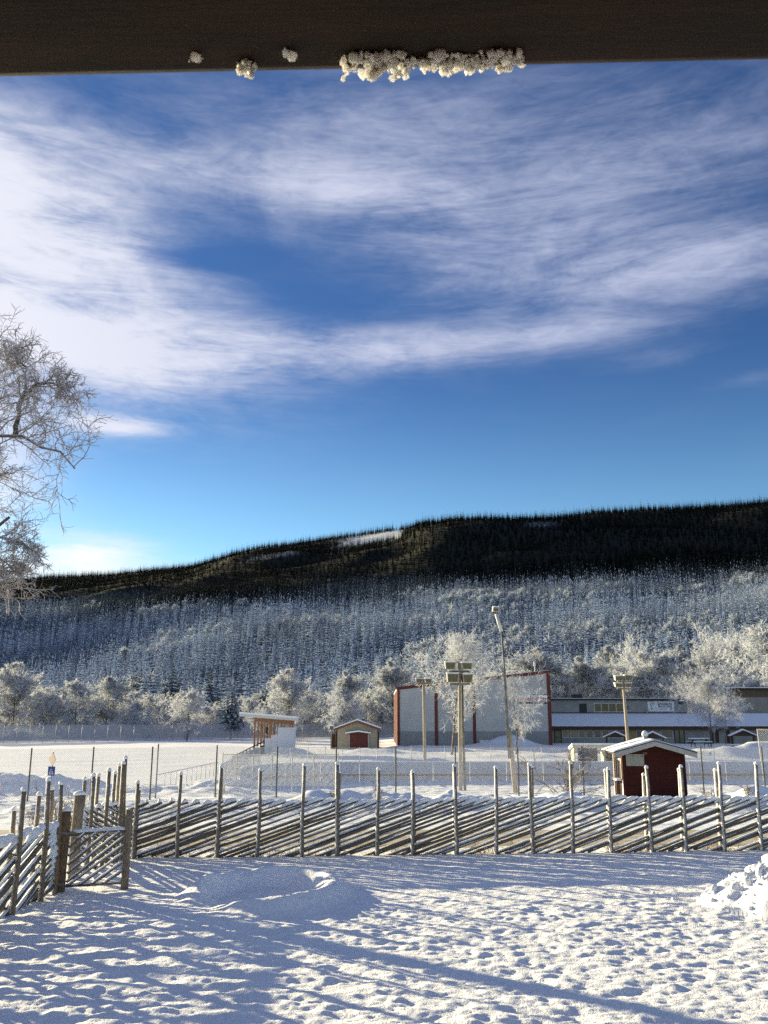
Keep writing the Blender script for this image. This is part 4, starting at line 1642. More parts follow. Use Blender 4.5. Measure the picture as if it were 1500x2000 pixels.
bush('bush', 'bare rimed bush with long arching stems around the road sign', onground(108, 1600, 24.2), 1.45, 0.8, 601, n0=26, twr=0.006)
bush('bush', 'bare rimed bush on the near roadside, right of the road sign', onground(168, 1600, 24.6), 1.15, 0.7, 602, n0=20, twr=0.006)
bush('bush', 'sparse frosted sapling bush in front of the rink, left of the red kiosk', onground(1108, 1545, 41.8), 2.15, 1.0, 603, n0=12, twr=0.010)
for i, (px, d, h, lab) in enumerate(((738, 38.6, 0.75, 'pale dead weeds sticking out of the snow bank at mid fence'), (1385, 38.6, 0.9, 'pale dead weeds on the snow bank, right of the red kiosk'),
                                     (1462, 39.0, 0.55, 'small dead weeds on the snow bank near the right edge'), (655, 38.8, 0.4, 'tiny weeds on the left end of the ploughed snow bank'),
                                     (1300, 124.0, 2.2, 'low frosted shrub by the swimming hall, hidden partly by the kiosk roof'))):
    bush('weeds' if d < 60 else 'bush', lab, onground(px, 1545, d), h, 0.35, 610 + i, n0=9, twr=0.007, n1=4, n2=3, cat='weeds' if d < 60 else 'bush')

# ------------------------------------------------------------------ chain-link fences


def wires(mb, p0, p1, z0, z1, cell, r):
    """diamond mesh between two posts: thin three-sided wires, both ways"""
    p0, p1 = Vector(p0), Vector(p1)
    d = (p1 - p0).to_2d()
    L = d.length
    d = d / L
    H = z1 - z0
    g = p1.z - p0.z
    nrm = Vector((-d.y, d.x, 0)) * r
    for sgn in (1, -1):
        s = -H
        while s < L:
            a, b = s, s + H
            ta, tb = max(0.0, -a / H), min(1.0, (L - a) / H)
            if tb > ta:
                xa, xb = a + H * ta, a + H * tb
                za, zb = (z0 + H * ta, z0 + H * tb) if sgn > 0 else (z1 - H * ta, z1 - H * tb)
                A = Vector((p0.x + d.x * xa, p0.y + d.y * xa, p0.z + g * xa / L + za))
                B = Vector((p0.x + d.x * xb, p0.y + d.y * xb, p0.z + g * xb / L + zb))
                w = Vector((d.x * -0.7 * sgn, d.y * -0.7 * sgn, 0.7)) * r
                k = len(mb.v)
                for P in (A, B):
                    mb.v += [tuple(P + w), tuple(P - w), tuple(P - nrm * 1.4)]
                mb.f += [(k, k + 1, k + 4, k + 3), (k + 1, k + 2, k + 5, k + 4), (k + 2, k, k + 3, k + 5)]
            s += cell


def chain_fence(label, pts, h, cell, r, pr=0.03, pm=DARKPOST, wm=RIME, rail=True, group=None, name='chain_link_fence', posts=True, z0=0.05):
    """pts: ground points of the posts"""
    t = thing(name, label, 'fence', pts[0], 0, group)
    o = Vector(pts[0])
    loc = [Vector(p) - o for p in pts]
    if posts:
        for p in loc:
            MB().tube(p + Vector((0, 0, -0.3)), p + Vector((0, 0, h + 0.05)), pr, pr, 8).build('post', pm, t, True)
    for a, b in zip(loc[:-1], loc[1:]):
        mb = MB()
        wires(mb, a, b, z0, h, cell, r)
        me = bpy.data.meshes.new('wire_mesh')
        me.from_pydata(mb.v, [], mb.f)
        me.materials.append(wm)
        w = link('wire_mesh', me, t, kind='stuff')
        if rail:
            MB().tube(a + Vector((0, 0, h)), b + Vector((0, 0, h)), 0.014, 0.014, 6).build('top_wire', pm, t, True)
    return t


def pf(px, d, dz=0.0):
    x = (px - 750) * d / 1805.0
    return (x, d, gz(x, d) + dz)


# tall chain link in front of the rink, with dark posts
CLP = [pf(-60, 41.5), pf(56, 41.9), pf(178, 42.4), pf(294, 42.9), pf(421, 43.6), pf(540, 44.6), pf(656, 45.0), pf(773, 45.3), pf(890, 45.6), pf(1013, 45.9), pf(1140, 46.2), pf(1256, 46.6), pf(1374, 47.0), pf(1494, 47.4), pf(1610, 48)]
chain_fence('tall dark-posted chain-link fence crossing the picture behind the road and the red kiosk', CLP, 2.32, 0.085, 0.0046, 0.036, rail=False)
t = thing('fence_stay', 'dark steel pole close beside a chain-link post, above the left part of the pole fence', 'pole', pf(305, 43.2))
MB().tube((0, 0, -0.2), (0.0, 0, 2.42), 0.036, 0.036, 8).build('shaft', DARKPOST, t, True)
MB().tube((0, 0, 2.42), (0, 0, 2.46), 0.040, 0.030, 8).build('cap', RIME, t, True)
# tall chain link on the far side of the rink
lv = lambda a, b: (pf(a, b)[0], b, 0.12)
FLP = [lv(430, 49), lv(440, 52), lv(452, 57), lv(466, 63), lv(484, 71), lv(506, 79)] + [pf(532 + 34 * i, 83.5) for i in range(0, 9)] + [pf(870, 84), pf(960, 84.5), pf(1060, 85), pf(1160, 85.5), pf(1400, 87), pf(1540, 88)]
chain_fence('far chain-link fence curving round the end of the rink and along its far side', FLP, 1.45, 0.20, 0.006, 0.03, pm=GALV, wm=GALV)
# pale framed panels at the near corner of the rink
fp = thing('mesh_barrier', 'pale framed wire-mesh barrier at the left end of the rink', 'barrier', pf(433, 46.2))
fo = Vector(pf(433, 46.2))
PPX = [433, 461, 493, 530, 570, 612, 660]
PP = [Vector(pf(p_, 46.2 + 0.0 * i)) - fo for i, p_ in enumerate(PPX)]
PALES = mat('pale_frame', (0.55, 0.53, 0.47), (0.47, 0.45, 0.40), 4, 0.6)
zb, zt = 0.12, 1.62
for p_ in PP:
    MB().tube((p_.x, p_.y, -0.2), (p_.x, p_.y, zt + 0.10), 0.026, 0.026, 8).build('upright', PALES, fp, True)
for a, b in zip(PP[:-1], PP[1:]):
    MB().tube((a.x, a.y - 0.03, zt), (b.x, b.y - 0.03, zt), 0.022, 0.022, 6).build('top_bar', PALES, fp, True)
    MB().tube((a.x, a.y - 0.03, zb), (b.x, b.y - 0.03, zb), 0.020, 0.020, 6).build('bottom_bar', PALES, fp, True)
    mb = MB()
    wires(mb, (a.x, a.y, 0), (b.x, b.y, 0), zb, zt, 0.075, 0.0062)
    me = bpy.data.meshes.new('wire_mesh')
    me.from_pydata(mb.v, [], mb.f)
    me.materials.append(RIME)
    link('wire_mesh', me, fp, kind='stuff')
cb = MB().box(-0.10, 0.16, -0.15, 0.15, -0.2, 0.30)
tag(link('concrete_block', cb.mesh('concrete_block', CREAM, False, 0.02), None, pf(433, 45.6)), 'small cream block at the foot of the pale mesh barrier', 'block')

# ------------------------------------------------------------------ rink boards
rb = thing('rink_boards', 'white rink boards with an ochre stripe, rounded at the left end', 'rink', (0, 59, 0))
path = []
xl, xr, yn, yf, rc = -8.2, 46.0, 45.9, 60.0, 6.6
for a in np.linspace(math.pi * 1.06, math.pi / 2, 10):
    if a > math.pi:
        path.append((xl + rc + rc * math.cos(a), yn + rc + 0.6 + rc * math.sin(a)))
    else:
        path.append((xl + rc + rc * math.cos(a), yf - rc + rc * math.sin(a)))
for x in np.arange(xl + rc + 2.4, xr, 2.4):
    path.append((x, yf + (x - xl) * 0.012))
for (xa, ya), (xb, yb) in zip(path[:-1], path[1:]):
    a, b = Vector((xa, ya - 59, 0)), Vector((xb, yb - 59, 0))
    L = (b - a).length
    if L < 0.3:
        continue
    ang = math.atan2((b - a).y, (b - a).x)
    mid = (a + b) / 2
    MB().obox((mid.x, mid.y, 0.82), (L - 0.03, 0.06, 0.72), (0, 0, ang)).build('board', BOARDW, rb)
    MB().obox((mid.x, mid.y, 0.385), (L - 0.02, 0.064, 0.14), (0, 0, ang)).build('stripe_board', BOARDY, rb)
    MB().obox((mid.x, mid.y, 0.10), (L - 0.03, 0.06, 0.42), (0, 0, ang)).build('kick_board', BOARDW, rb)
    MB().obox((mid.x, mid.y, 1.215), (L, 0.12, 0.06), (0, 0, ang)).build('snow', SNOW, rb)

# low handrail beside the path on the left
HA, HB = Vector(pf(321, 53.5)), Vector(pf(424, 67))
hr = thing('handrail', 'low row of railing posts climbing beside the playing field, left of the mesh barrier', 'railing', HA)
for i in range(12):
    p_ = (HB - HA) * (i / 11)
    MB().tube((p_.x, p_.y, -0.3), (p_.x, p_.y, 0.78), 0.020, 0.020, 6).build('post', GALV, hr, True)
MB().tube((-0.3, -0.3, 0.70), ((HB - HA).x, (HB - HA).y, 0.78), 0.024, 0.024, 6).build('rail', GALV, hr, True)

# long net fence behind the playing field
m, N, b, o_ = principled('net_mesh')
tr = N.n('ShaderNodeBsdfTransparent')
mxs = N.n('ShaderNodeMixShader')
b.inputs['Base Color'].default_value = (0.36, 0.37, 0.40, 1)
mxs.inputs[0].default_value = 0.72
N.t.links.new(tr.outputs[0], mxs.inputs[1])
N.t.links.new(b.outputs[0], mxs.inputs[2])
N.t.links.new(mxs.outputs[0], o_.inputs[0])
NETM = m
nf = thing('net_fence', 'long tall net fence along the far edge of the snowy playing field', 'fence', (-70, 150, 0))
n0 = Vector((-70, 150, 0))
prev = None
i = 0
for px in np.arange(-70, 790, 25.4):
    d = 150 + 38 * np.clip((px + 10) / 500, -0.3, 1.4)
    p_ = Vector(((px - 750) * d / 1786, d, 0))
    q_ = p_ - n0
    MB().tube((q_.x, q_.y, -0.5), (q_.x, q_.y, 3.05), 0.05, 0.05, 6).build('post', GALV, nf, True)
    if prev is not None:
        a, b2_ = prev + (q_ - prev) * 0.02, q_ - (q_ - prev) * 0.02
        MB().quad((a.x, a.y, 0.02), (b2_.x, b2_.y, 0.02), (b2_.x, b2_.y, 2.95), (a.x, a.y, 2.95)).build('net', NETM, nf)
        MB().tube((a.x, a.y, 2.98), (b2_.x, b2_.y, 2.98), 0.025, 0.025, 5).build('top_wire', GALV, nf, True)
    prev = q_

# ------------------------------------------------------------------ sports hall
HA_ = gp(777, 1458, 0.25)
HB_ = gp(1079, 1455, 0.25)
hang = R(0.3)
W = (1079 - 777) * HA_.y / 1787.0
hf = Face((HA_.x, HA_.y, 0.25), hang)
hall = thing('sports_hall', 'tall grey metal-clad sports hall with red corner trim and a red-lettered sign', 'hall', (HA_.x, HA_.y, 0.25), hang)
HL = hf.xz(777, 1346)[1]
HR = hf.xz(1074, 1313)[1]
band = hf.xz(900, 1428.5)[1]
D = 32.0
MB().prism([(0, -0.6), (W, -0.6), (W, band), (0, band)], 0, D).build('lower_wall', CLADG, hall)
MB().prism([(0.004, band + 0.004), (W - 0.004, band + 0.004), (W - 0.004, HR), (0.004, HL)], 0.004, D - 0.004).build('upper_wall', CLAD, hall)
top = lambda x: HL + (HR - HL) * x / W
r1, r2 = MB(), MB()
for i in range(int(W / 0.31)):
    x = 0.15 + i * 0.31
    r1.prism([(x, -0.5), (x + 0.13, -0.5), (x + 0.13, band), (x, band)], -0.035, -0.001)
    r2.prism([(x, band + 0.03), (x + 0.13, band + 0.03), (x + 0.13, top(x + 0.13) - 0.01), (x, top(x) - 0.01)], -0.035, 0.002)
r1.build('lower_cladding_rib', CLADG, hall)
r2.build('upper_cladding_rib', CLAD, hall)
for (xa, xb) in ((774, 781), (1070.5, 1078.5)):
    a, b = hf.xz(xa, 1400)[0], hf.xz(xb, 1400)[0]
    a = max(a, -0.06)
    b = min(b, W + 0.06)
    MB().prism([(a, -0.5), (b, -0.5), (b, top(b) + 0.1), (a, top(a) + 0.1)], -0.09, -0.04).build('corner_trim', REDT, hall)
for (xa, xb) in ((849.5, 855.5), (924.5, 930)):
    a, b = hf.xz(xa, 1440)[0], hf.xz(xb, 1440)[0]
    MB().prism([(a, -0.5), (b, -0.5), (b, top(b) - 0.3), (a, top(a) - 0.3)], -0.10, -0.04).build('pilaster', REDT, hall)
MB().prism([(-0.2, HL - 0.12), (W + 0.2, HR - 0.12), (W + 0.2, HR + 0.30), (-0.2, HL + 0.30)], -0.16, -0.095).build('roof_trim', REDT, hall)
MB().prism([(-0.05, HL + 0.01), (W + 0.05, HR + 0.01), (W + 0.05, HR + 0.24), (-0.05, HL + 0.24)], -0.09, D).build('roof', CLADG, hall)
MB().prism([(-0.02, HL + 0.245), (W + 0.02, HR + 0.245), (W + 0.02, HR + 0.34), (-0.02, HL + 0.34)], -0.05, D).build('roof_snow', SNOW, hall)
sw = MB()
for i in range(26):
    sw.box(-0.05, 0.0, 0.4 + i * 1.2, 0.9 + i * 1.2, -0.5, HL - 0.1)
sw.box(-0.02, -0.001, 0.02, D - 0.02, -0.5, HL - 0.12)
sw.build('red_side_wall', REDT, hall)
x0, x1, z0, z1 = hf.rect(1007, 1357.5, 1068, 1370)
sg = MB().box(x0, x1, -0.075, -0.045, z0, z1).build('sign_board', SIGNW, hall)
text('lettering', 'Bäckhallen', (z1 - z0) * 0.86, INKR, sg, (x0 + 0.05, -0.078, z0 + (z1 - z0) * 0.15), 0.012, width=(x1 - x0) * 0.94, bold=0.012)
x0, x1, z0, z1 = hf.rect(1007, 1371, 1069, 1374.6)
bb = MB().box(x0, x1, -0.075, -0.045, z0, z1).build('dark_sign_strip', INKD, hall)
MB().box(x0 + 2.75, x0 + 3.9, -0.085, -0.076, z0 + 0.11, z1 - 0.09).build('pale_line', SIGNW, bb)
x0, x1, z0, z1 = hf.rect(1040, 1356.4, 1068, 1357.4)
MB().box(x0, x1, -0.07, -0.045, z0, z1).build('sign_bar', INKD, hall)
xl_, zl_ = hf.xz(1056, 1331)
lm = MB().box(xl_ - 0.02, xl_ + 0.02, -0.4, -0.04, zl_ - 0.02, zl_ + 0.02).box(xl_ - 0.05, xl_ + 0.35, -0.5, -0.36, zl_ - 0.05, zl_ + 0.07).box(xl_ - 0.015, xl_ + 0.015, -0.06, -0.036, zl_ - 2.0, zl_)
lm.build('wall_lamp', DARKPOST, hall)
an = Vector((HA_.x, HA_.y, 0.25)) + hf.ux * hf.xz(1052, 1316)[0] + hf.uy * 3.0
at_ = thing('antenna_mast', 'short pale mast on the hall roof near its highest corner', 'mast', (an.x, an.y, 0.25 + top(hf.xz(1052, 1316)[0])))
MB().tube((0, 0, 0.2), (0, 0, 1.75), 0.07, 0.06, 8).build('shaft', WHITEW, at_, True)
MB().tube((0, 0, 1.2), (0, 0, 1.85), 0.16, 0.13, 10).build('head', WHITEW, at_, True)
bx, bz = hf.xz(946, 1452)
bp = Vector((HA_.x, HA_.y, 0.25)) + hf.ux * bx - hf.uy * 1.0
bn = thing('bench', 'small pale bench standing against the foot of the hall wall', 'bench', (bp.x, bp.y, 0.3), hang)
MB().box(-0.75, 0.75, -0.2, 0.2, 0.42, 0.48).build('seat', WHITEW, bn)
MB().box(-0.75, 0.75, 0.16, 0.2, 0.58, 0.86).build('backrest', WHITEW, bn)
for s in (-0.6, 0.6):
    MB().box(s - 0.04, s + 0.04, -0.18, 0.18, -0.1, 0.42).build('leg', WHITEW, bn)
MB().box(-0.74, 0.74, -0.19, 0.15, 0.481, 0.56).build('snow', SNOW, bn)

# ------------------------------------------------------------------ swimming hall
PA = Vector((25.6, 139.0, 0.3))
pang = R(1.5)
pface = Face(PA, pang)
ph = thing('swimming_hall', 'long low grey building with a snow-covered lean-to roof and a white sign', 'building', PA, pang)
PW = 46.0
zE = pface.xz(1200, 1420)[1]
zc = pface.xz(1200, 1424)[1]
MB().box(0, PW, 0, 14, -0.6, zc).build('lower_wall', POOLW, ph)
UB = 4.6
zU0 = pface.xz(1200, 1394, UB)[1]
zU1 = pface.xz(1200, 1368, UB)[1]
XU = pface.xz(1342, 1380, UB)[0]
MB().box(-1.0, XU, UB, 13.9, zc + 0.01, zU1).build('upper_wall', POOLW, ph)
MB().box(-1.2, XU + 0.25, UB - 0.35, 14.2, zU1 + 0.002, zU1 + 0.28).build('roof_edge', BLACKF, ph)
MB().box(-1.1, XU + 0.15, UB - 0.25, 14.1, zU1 + 0.283, zU1 + 0.36).build('roof_snow', SNOW, ph)
# lean-to roof with snow, its dark eave below
prf = [(-0.9, zE - 0.04), (UB - 0.003, zU0 - 0.18), (UB - 0.003, zU0 - 0.02), (-0.9, zE + 0.12)]


def yz_prism(pts, xa, xb):
    n = len(pts)
    m_ = MB()
    vs = [(xa, y, z) for y, z in pts] + [(xb, y, z) for y, z in pts]
    fs = [tuple(range(n)), tuple(range(2 * n - 1, n - 1, -1))] + [((i + 1) % n, i, n + i, n + (i + 1) % n) for i in range(n)]
    return m_.add(vs, fs)


yz_prism([(-0.95, zE - 0.05), (UB - 0.003, zU0 - 0.25), (UB - 0.003, zU0 - 0.06), (-0.95, zE + 0.10)], -0.25, PW).build('lean_to_roof', DKBROWN, ph)
yz_prism([(-0.90, zE + 0.105), (UB - 0.005, zU0 - 0.055), (UB - 0.005, zU0 + 0.06), (-0.90, zE + 0.24)], -0.2, PW - 0.05).build('lean_to_snow', SNOW, ph)
MB().box(-0.25, PW, -1.02, -0.953, zE - 0.42, zE + 0.12).build('eave_board', DKBROWN, ph)
MB().box(-1.0, XU, UB - 0.06, UB - 0.003, zU0 - 0.02, zU0 + 0.20).build('flashing', BLACKF, ph)
# lower windows and door
x0, x1, z0, z1 = pface.rect(1083, 1425.5, 1096.5, 1453)
dr = window(ph, x0, x1, -0.05, z1, -0.003, 0.13, 0, GLASSY, BLACKF, 0.07, 'door')
MB().box(x0 + 0.13, x1 - 0.13, -0.060, -0.022, 0.95, 1.05).build('door_bar', BLACKF, dr)
for (a, b) in ((1098, 1111), (1114, 1127), (1129.5, 1142), (1144.5, 1158), (1160.5, 1173.5), (1176, 1190), (1193, 1207), (1209.5, 1223), (1243, 1256), (1291, 1314)):
    x0, x1, z0, z1 = pface.rect(a, 1425.5, b, 1441.5)
    window(ph, x0, x1, z0, z1, -0.003, 0.09, 0, GLASS, WHITEW, 0.06)
x0, x1, z0, z1 = pface.rect(1227, 1423, 1241, 1452)
MB().box(x0, x1, -0.05, -0.003, -0.05, z1).build('yellow_panel', mat('ochre_panel', (0.34, 0.27, 0.12), (0.30, 0.23, 0.10), 2, 0.7), ph)
x0, x1, z0, z1 = pface.rect(1318, 1424, 1336, 1452)
d2 = window(ph, x0, x1, -0.05, z1, -0.003, 0.12, 1, GLASS, DKBROWN, 0.07, 'door')
for px in (1388, 1398, 1420):
    x0, x1, z0, z1 = pface.rect(px, 1426, px + 5, 1450)
    MB().box(x0, x1, -0.03, -0.003, -0.2, z1).build('dark_post', DKBROWN, ph)
x0 = pface.xz(1481, 1440)[0]
MB().tube((x0, -0.1, -0.3), (x0, -0.1, zE - 0.1), 0.05, 0.05, 6).build('downpipe', DARKPOST, ph, True)
# upper storey openings
uw = lambda *r: pface.rect(*r, back=UB)
x0, x1, z0, z1 = uw(1160, 1373, 1217, 1391)
window(ph, x0, x1, z0, z1, UB - 0.003, 0.10, 3, GLASSY, WHITEW, 0.07, 'window')
x0, x1, z0, z1 = uw(1132, 1374.5, 1145.5, 1391.5)
MB().box(x0, x1, UB - 0.06, UB - 0.003, z0, z1).build('vent_panel', BLACKF, ph)
xv, zv = pface.xz(1228, 1382.5, UB)
MB().tube((xv, UB - 0.12, zv), (xv, UB - 0.004, zv), 0.24, 0.24, 14).build('round_vent', DARKPOST, ph, True)
MB().tube((xv, UB - 0.125, zv), (xv, UB - 0.121, zv), 0.13, 0.13, 12).build('vent_cap', CLAD, ph, True)
x0, x1, z0, z1 = uw(1124, 1356.5, 1142, 1366)
MB().box(x0, x1, UB + 1.5, UB + 3.2, zU1 + 0.285, zU1 + 1.0).build('roof_box', BLACKF, ph)
x0, x1, z0, z1 = uw(1265.5, 1370, 1315.5, 1389.5)
sb = MB().box(x0, x1, UB - 0.08, UB - 0.004, z0, z1).build('sign_board', SIGNW, ph)
w_, h_ = x1 - x0, z1 - z0
text('lettering', 'Sysslebäcks', h_ * 0.36, INKD, sb, (x0 + w_ * 0.37, UB - 0.083, z0 + h_ * 0.66), 0.01, width=w_ * 0.55, bold=0.008)
text('lettering', 'Bad & Fritid', h_ * 0.36, INKD, sb, (x0 + w_ * 0.40, UB - 0.083, z0 + h_ * 0.40), 0.01, width=w_ * 0.50, bold=0.008)
em = MB()
pts = [(0.09, 0.60), (0.12, 0.78), (0.18, 0.86), (0.24, 0.80), (0.20, 0.68), (0.14, 0.58), (0.13, 0.40), (0.17, 0.28), (0.12, 0.16)]
for (a, b), (c_, d_) in zip(pts[:-1], pts[1:]):
    em.tube((x0 + a * w_, UB - 0.086, z0 + b * h_), (x0 + c_ * w_, UB - 0.086, z0 + d_ * h_), 0.035, 0.035, 5)
for a, b in ((0.17, 0.24), (0.22, 0.86), (0.26, 0.74)):
    em.tube((x0 + a * w_, UB - 0.095, z0 + b * h_), (x0 + a * w_, UB - 0.082, z0 + b * h_), 0.06, 0.06, 8)
em.build('emblem', INKD, sb)
MB().box(x0 + w_ * 0.44, x0 + w_ * 0.72, UB - 0.085, UB - 0.081, z0 + h_ * 0.20, z0 + h_ * 0.27).build('small_print', CLADG, sb)
MB().box(x0 + w_ * 0.86, x0 + w_ * 0.90, UB - 0.085, UB - 0.081, z0 + h_ * 0.16, z0 + h_ * 0.34).build('small_mark', INKD, sb)
for px in (1272, 1293.5, 1315.5):
    xs_, zs_ = pface.xz(px, 1369, UB)
    MB().tube((xs_, UB - 0.30, zs_), (xs_, UB - 0.003, zs_ + 0.12), 0.11, 0.07, 8).build('sign_lamp', BLACKF, ph, True)
xs_, zs_ = pface.xz(1330, 1371, UB)
bxl = MB().box(xs_ - 0.4, xs_ + 0.35, UB - 0.55, UB - 0.003, zs_ - 0.35, zs_ + 0.1).build('wall_box', BLACKF, ph)
MB().box(xs_ - 0.38, xs_ + 0.33, UB - 0.53, UB - 0.01, zs_ + 0.104, zs_ + 0.30).build('snow', SNOW, bxl)
xs_, zs_ = pface.xz(1262, 1390, UB)
MB().tube((xs_, UB - 0.4, zs_ - 0.3), (xs_, UB - 0.4, zs_ + 0.35), 0.10, 0.10, 8).tube((xs_ - 0.2, UB - 0.4, zs_ + 0.36), (xs_ + 0.2, UB - 0.4, zs_ + 0.36), 0.09, 0.09, 8).build('vent_pipe', GALV, ph, True)

# flat-roofed block behind the birches at the far right
BA = Vector((52.0, 152.0, 0.3))
bface = Face(BA, 0.0)
bk = thing('flat_roofed_building', 'flat-roofed brown and grey block half hidden by birches at the right edge', 'building', BA)
xw0 = bface.xz(1408, 1380)[0]
z0, z1 = bface.xz(1450, 1362)[1], bface.xz(1450, 1347)[1]
MB().box(xw0, xw0 + 40, 0, 14, -0.6, z0).build('lower_wall', POOLW, bk)
MB().box(xw0, xw0 + 40, 0.01, 13.99, z0 + 0.003, z1).build('brown_upper_wall', mat('brown_boards', (0.16, 0.12, 0.09), (0.12, 0.09, 0.07), 2, 0.8), bk)
MB().box(xw0 - 0.9, xw0 + 41, -1.2, 14.5, z1 + 0.003, z1 + 0.24).build('roof', BLACKF, bk)
MB().box(xw0 - 0.8, xw0 + 40.9, -1.1, 14.4, z1 + 0.243, z1 + 0.38).build('roof_snow', SNOW, bk)

# ------------------------------------------------------------------ picnic shelters


def shelter(label, px, base, d, w, hgt, table=False, wall=False):
    x = (px - 750) * d / 1786
    z = gz(x, d)
    t = thing('picnic_shelter', label, 'shelter', (x, d, z), R(-16))
    e = hgt * 0.66
    roof = MB().prism([(-w / 2 - 0.25, e), (0, hgt - 0.09), (w / 2 + 0.25, e), (w / 2 + 0.25, e + 0.09), (0, hgt), (-w / 2 - 0.25, e + 0.09)], -1.1, 1.1)
    roof.build('roof', DKBROWN, t)
    MB().prism([(-w / 2 - 0.23, e + 0.095), (0, hgt + 0.005), (0, hgt + 0.15), (-w / 2 - 0.27, e + 0.22)], -1.08, 1.08).build('roof_snow', SNOW, t)
    MB().prism([(0.003, hgt + 0.005), (w / 2 + 0.23, e + 0.095), (w / 2 + 0.27, e + 0.22), (0.003, hgt + 0.15)], -1.08, 1.08).build('roof_snow', SNOW, t)
    for sx_ in (-w / 2 + 0.15, w / 2 - 0.15):
        for sy_ in (-0.9, 0.9):
            MB().box(sx_ - 0.07, sx_ + 0.07, sy_ - 0.07, sy_ + 0.07, -0.4, e + 0.10).build('post', DKBROWN, t)
    MB().prism([(-w / 2 + 0.1, e + 0.12), (w / 2 - 0.1, e + 0.12), (0, hgt - 0.12)], -0.98, -0.92).build('gable', DKBROWN, t)
    if wall:
        MB().box(-w / 2 + 0.2, w / 2 - 0.2, 0.92, 0.98, 0.2, e).build('back_wall', DKBROWN, t)
    if table:
        tb = MB().box(-w / 2 + 0.3, -w / 2 + 1.3, -0.8, 0.8, 0.66, 0.72).build('shelf', DKBROWN, t)
        MB().box(-w / 2 + 0.32, -w / 2 + 1.28, -0.78, 0.78, 0.723, 0.82).build('snow', SNOW, tb)
    return t


shelter('small gable-roofed picnic shelter in front of the windows, left of the right lamp mast', 1203, 1452, 118, 2.6, 2.3)
shelter('small gable-roofed picnic shelter showing over the red kiosk roof', 1276, 1452, 112, 2.6, 2.45)
shelter('gable-roofed picnic shelter on posts at the far right, in front of the grey wall', 1452, 1456, 116, 2.9, 2.5, table=True)


def picnic_table(label, px, d, rz=0.2, s=1.0):
    x = (px - 750) * d / 1786
    t = thing('picnic_table', label, 'picnic table', (x, d, gz(x, d)), rz)
    t.scale = (s, s, s)
    top_ = MB()
    for k in range(4):
        top_.box(-0.95, 0.95, -0.38 + k * 0.195, -0.38 + k * 0.195 + 0.175, 0.70, 0.745)
    tp = top_.build('table_top', DARKTIM, t)
    MB().box(-0.93, 0.93, -0.36, 0.36, 0.748, 0.86).build('snow', SNOW, tp)
    for sy_ in (-0.72, 0.72):
        b_ = MB().box(-0.95, 0.95, sy_ - 0.13, sy_ + 0.13, 0.42, 0.46).build('bench_seat', DARKTIM, t)
        MB().box(-0.93, 0.93, sy_ - 0.12, sy_ + 0.12, 0.463, 0.55).build('snow', SNOW, b_)
    for sx_ in (-0.7, 0.7):
        MB().obox((sx_, -0.35, 0.33), (0.07, 0.07, 0.92), (R(-30), 0, 0)).build('leg', DARKTIM, t)
        MB().obox((sx_ + 0.075, 0.35, 0.33), (0.07, 0.07, 0.92), (R(30), 0, 0)).build('leg', DARKTIM, t)
        MB().box(sx_ - 0.11, sx_ - 0.04, -0.82, 0.82, 0.34, 0.415).build('crossbar', DARKTIM, t)
    return t


picnic_table('dark snow-topped picnic table just right of the red kiosk roof, before the birch', 1366, 121, 0.15, 1.35)
picnic_table('dark picnic table nearest the gable shelter at the far right', 1447, 108, -0.3, 1.2)

# ------------------------------------------------------------------ beige garage
GA_ = gp(657.5, 1462, 0.1)
GB_ = gp(737, 1461.5, 0.1)
gw = (GB_ - GA_).to_2d().length
gf = Face((GA_.x, GA_.y, 0.1), 0.0)
ga = thing('garage', 'beige board-clad garage with a brown-red door and snowy gable roof', 'garage', (GA_.x, GA_.y, 0.1))
e = gf.xz(690, 1424.5)[1]
pk = gf.xz(698, 1409.5)[1]
xp = gf.xz(698, 1409)[0]
MB().prism([(0, -0.5), (gw, -0.5), (gw, e), (xp, pk - 0.1), (0, e)], 0, 7).build('wall', BEIGE, ga)
bt = MB()
for i in range(int(gw / 0.2)):
    x = 0.08 + i * 0.2
    zt_ = e + (pk - 0.1 - e) * (x / xp if x < xp else (gw - x) / (gw - xp)) - 0.04
    bt.box(x, x + 0.06, -0.028, -0.001, -0.4, zt_)
bt.build('batten', BEIGE, ga)
roofp = [(-0.35, e - 0.10), (xp, pk), (gw + 0.35, e - 0.10), (gw + 0.35, e + 0.08), (xp, pk + 0.18), (-0.35, e + 0.08)]
rr_ = MB().prism(roofp, -0.45, 7.4).build('roof', DKBROWN, ga)
MB().prism([(-0.38, e + 0.085), (xp, pk + 0.185), (gw + 0.38, e + 0.085), (gw + 0.40, e + 0.24), (xp, pk + 0.36), (-0.40, e + 0.24)], -0.42, 7.4).build('roof_snow', SNOW, ga)
MB().prism([(-0.36, e - 0.16), (xp, pk - 0.06), (gw + 0.36, e - 0.16), (gw + 0.36, e + 0.07), (xp, pk + 0.17), (-0.36, e + 0.07)], -0.50, -0.455).build('bargeboard', mat('red_brown_board', (0.20, 0.075, 0.04), (0.16, 0.06, 0.035), 3, 0.7), ga)
for xa in (-0.06, gw - 0.08):
    MB().box(xa, xa + 0.14, -0.05, -0.029, -0.4, e - 0.05).build('corner_board', DKBROWN, ga)
x0, x1, z0, z1 = gf.rect(683, 1433.5, 718.5, 1462)
dr = MB().box(x0, x1, -0.10, -0.035, -0.3, z1).build('door', DOORRED, ga)
pnl = MB()
for i in range(4):
    pnl.box(x0 + 0.05, x1 - 0.05, -0.125, -0.102, 0.05 + i * (z1 / 4), 0.05 + (i + 0.92) * (z1 / 4) - 0.05)
pnl.build('door_panel', DOORRED, dr)
xm = (x0 + x1) / 2 + 0.05
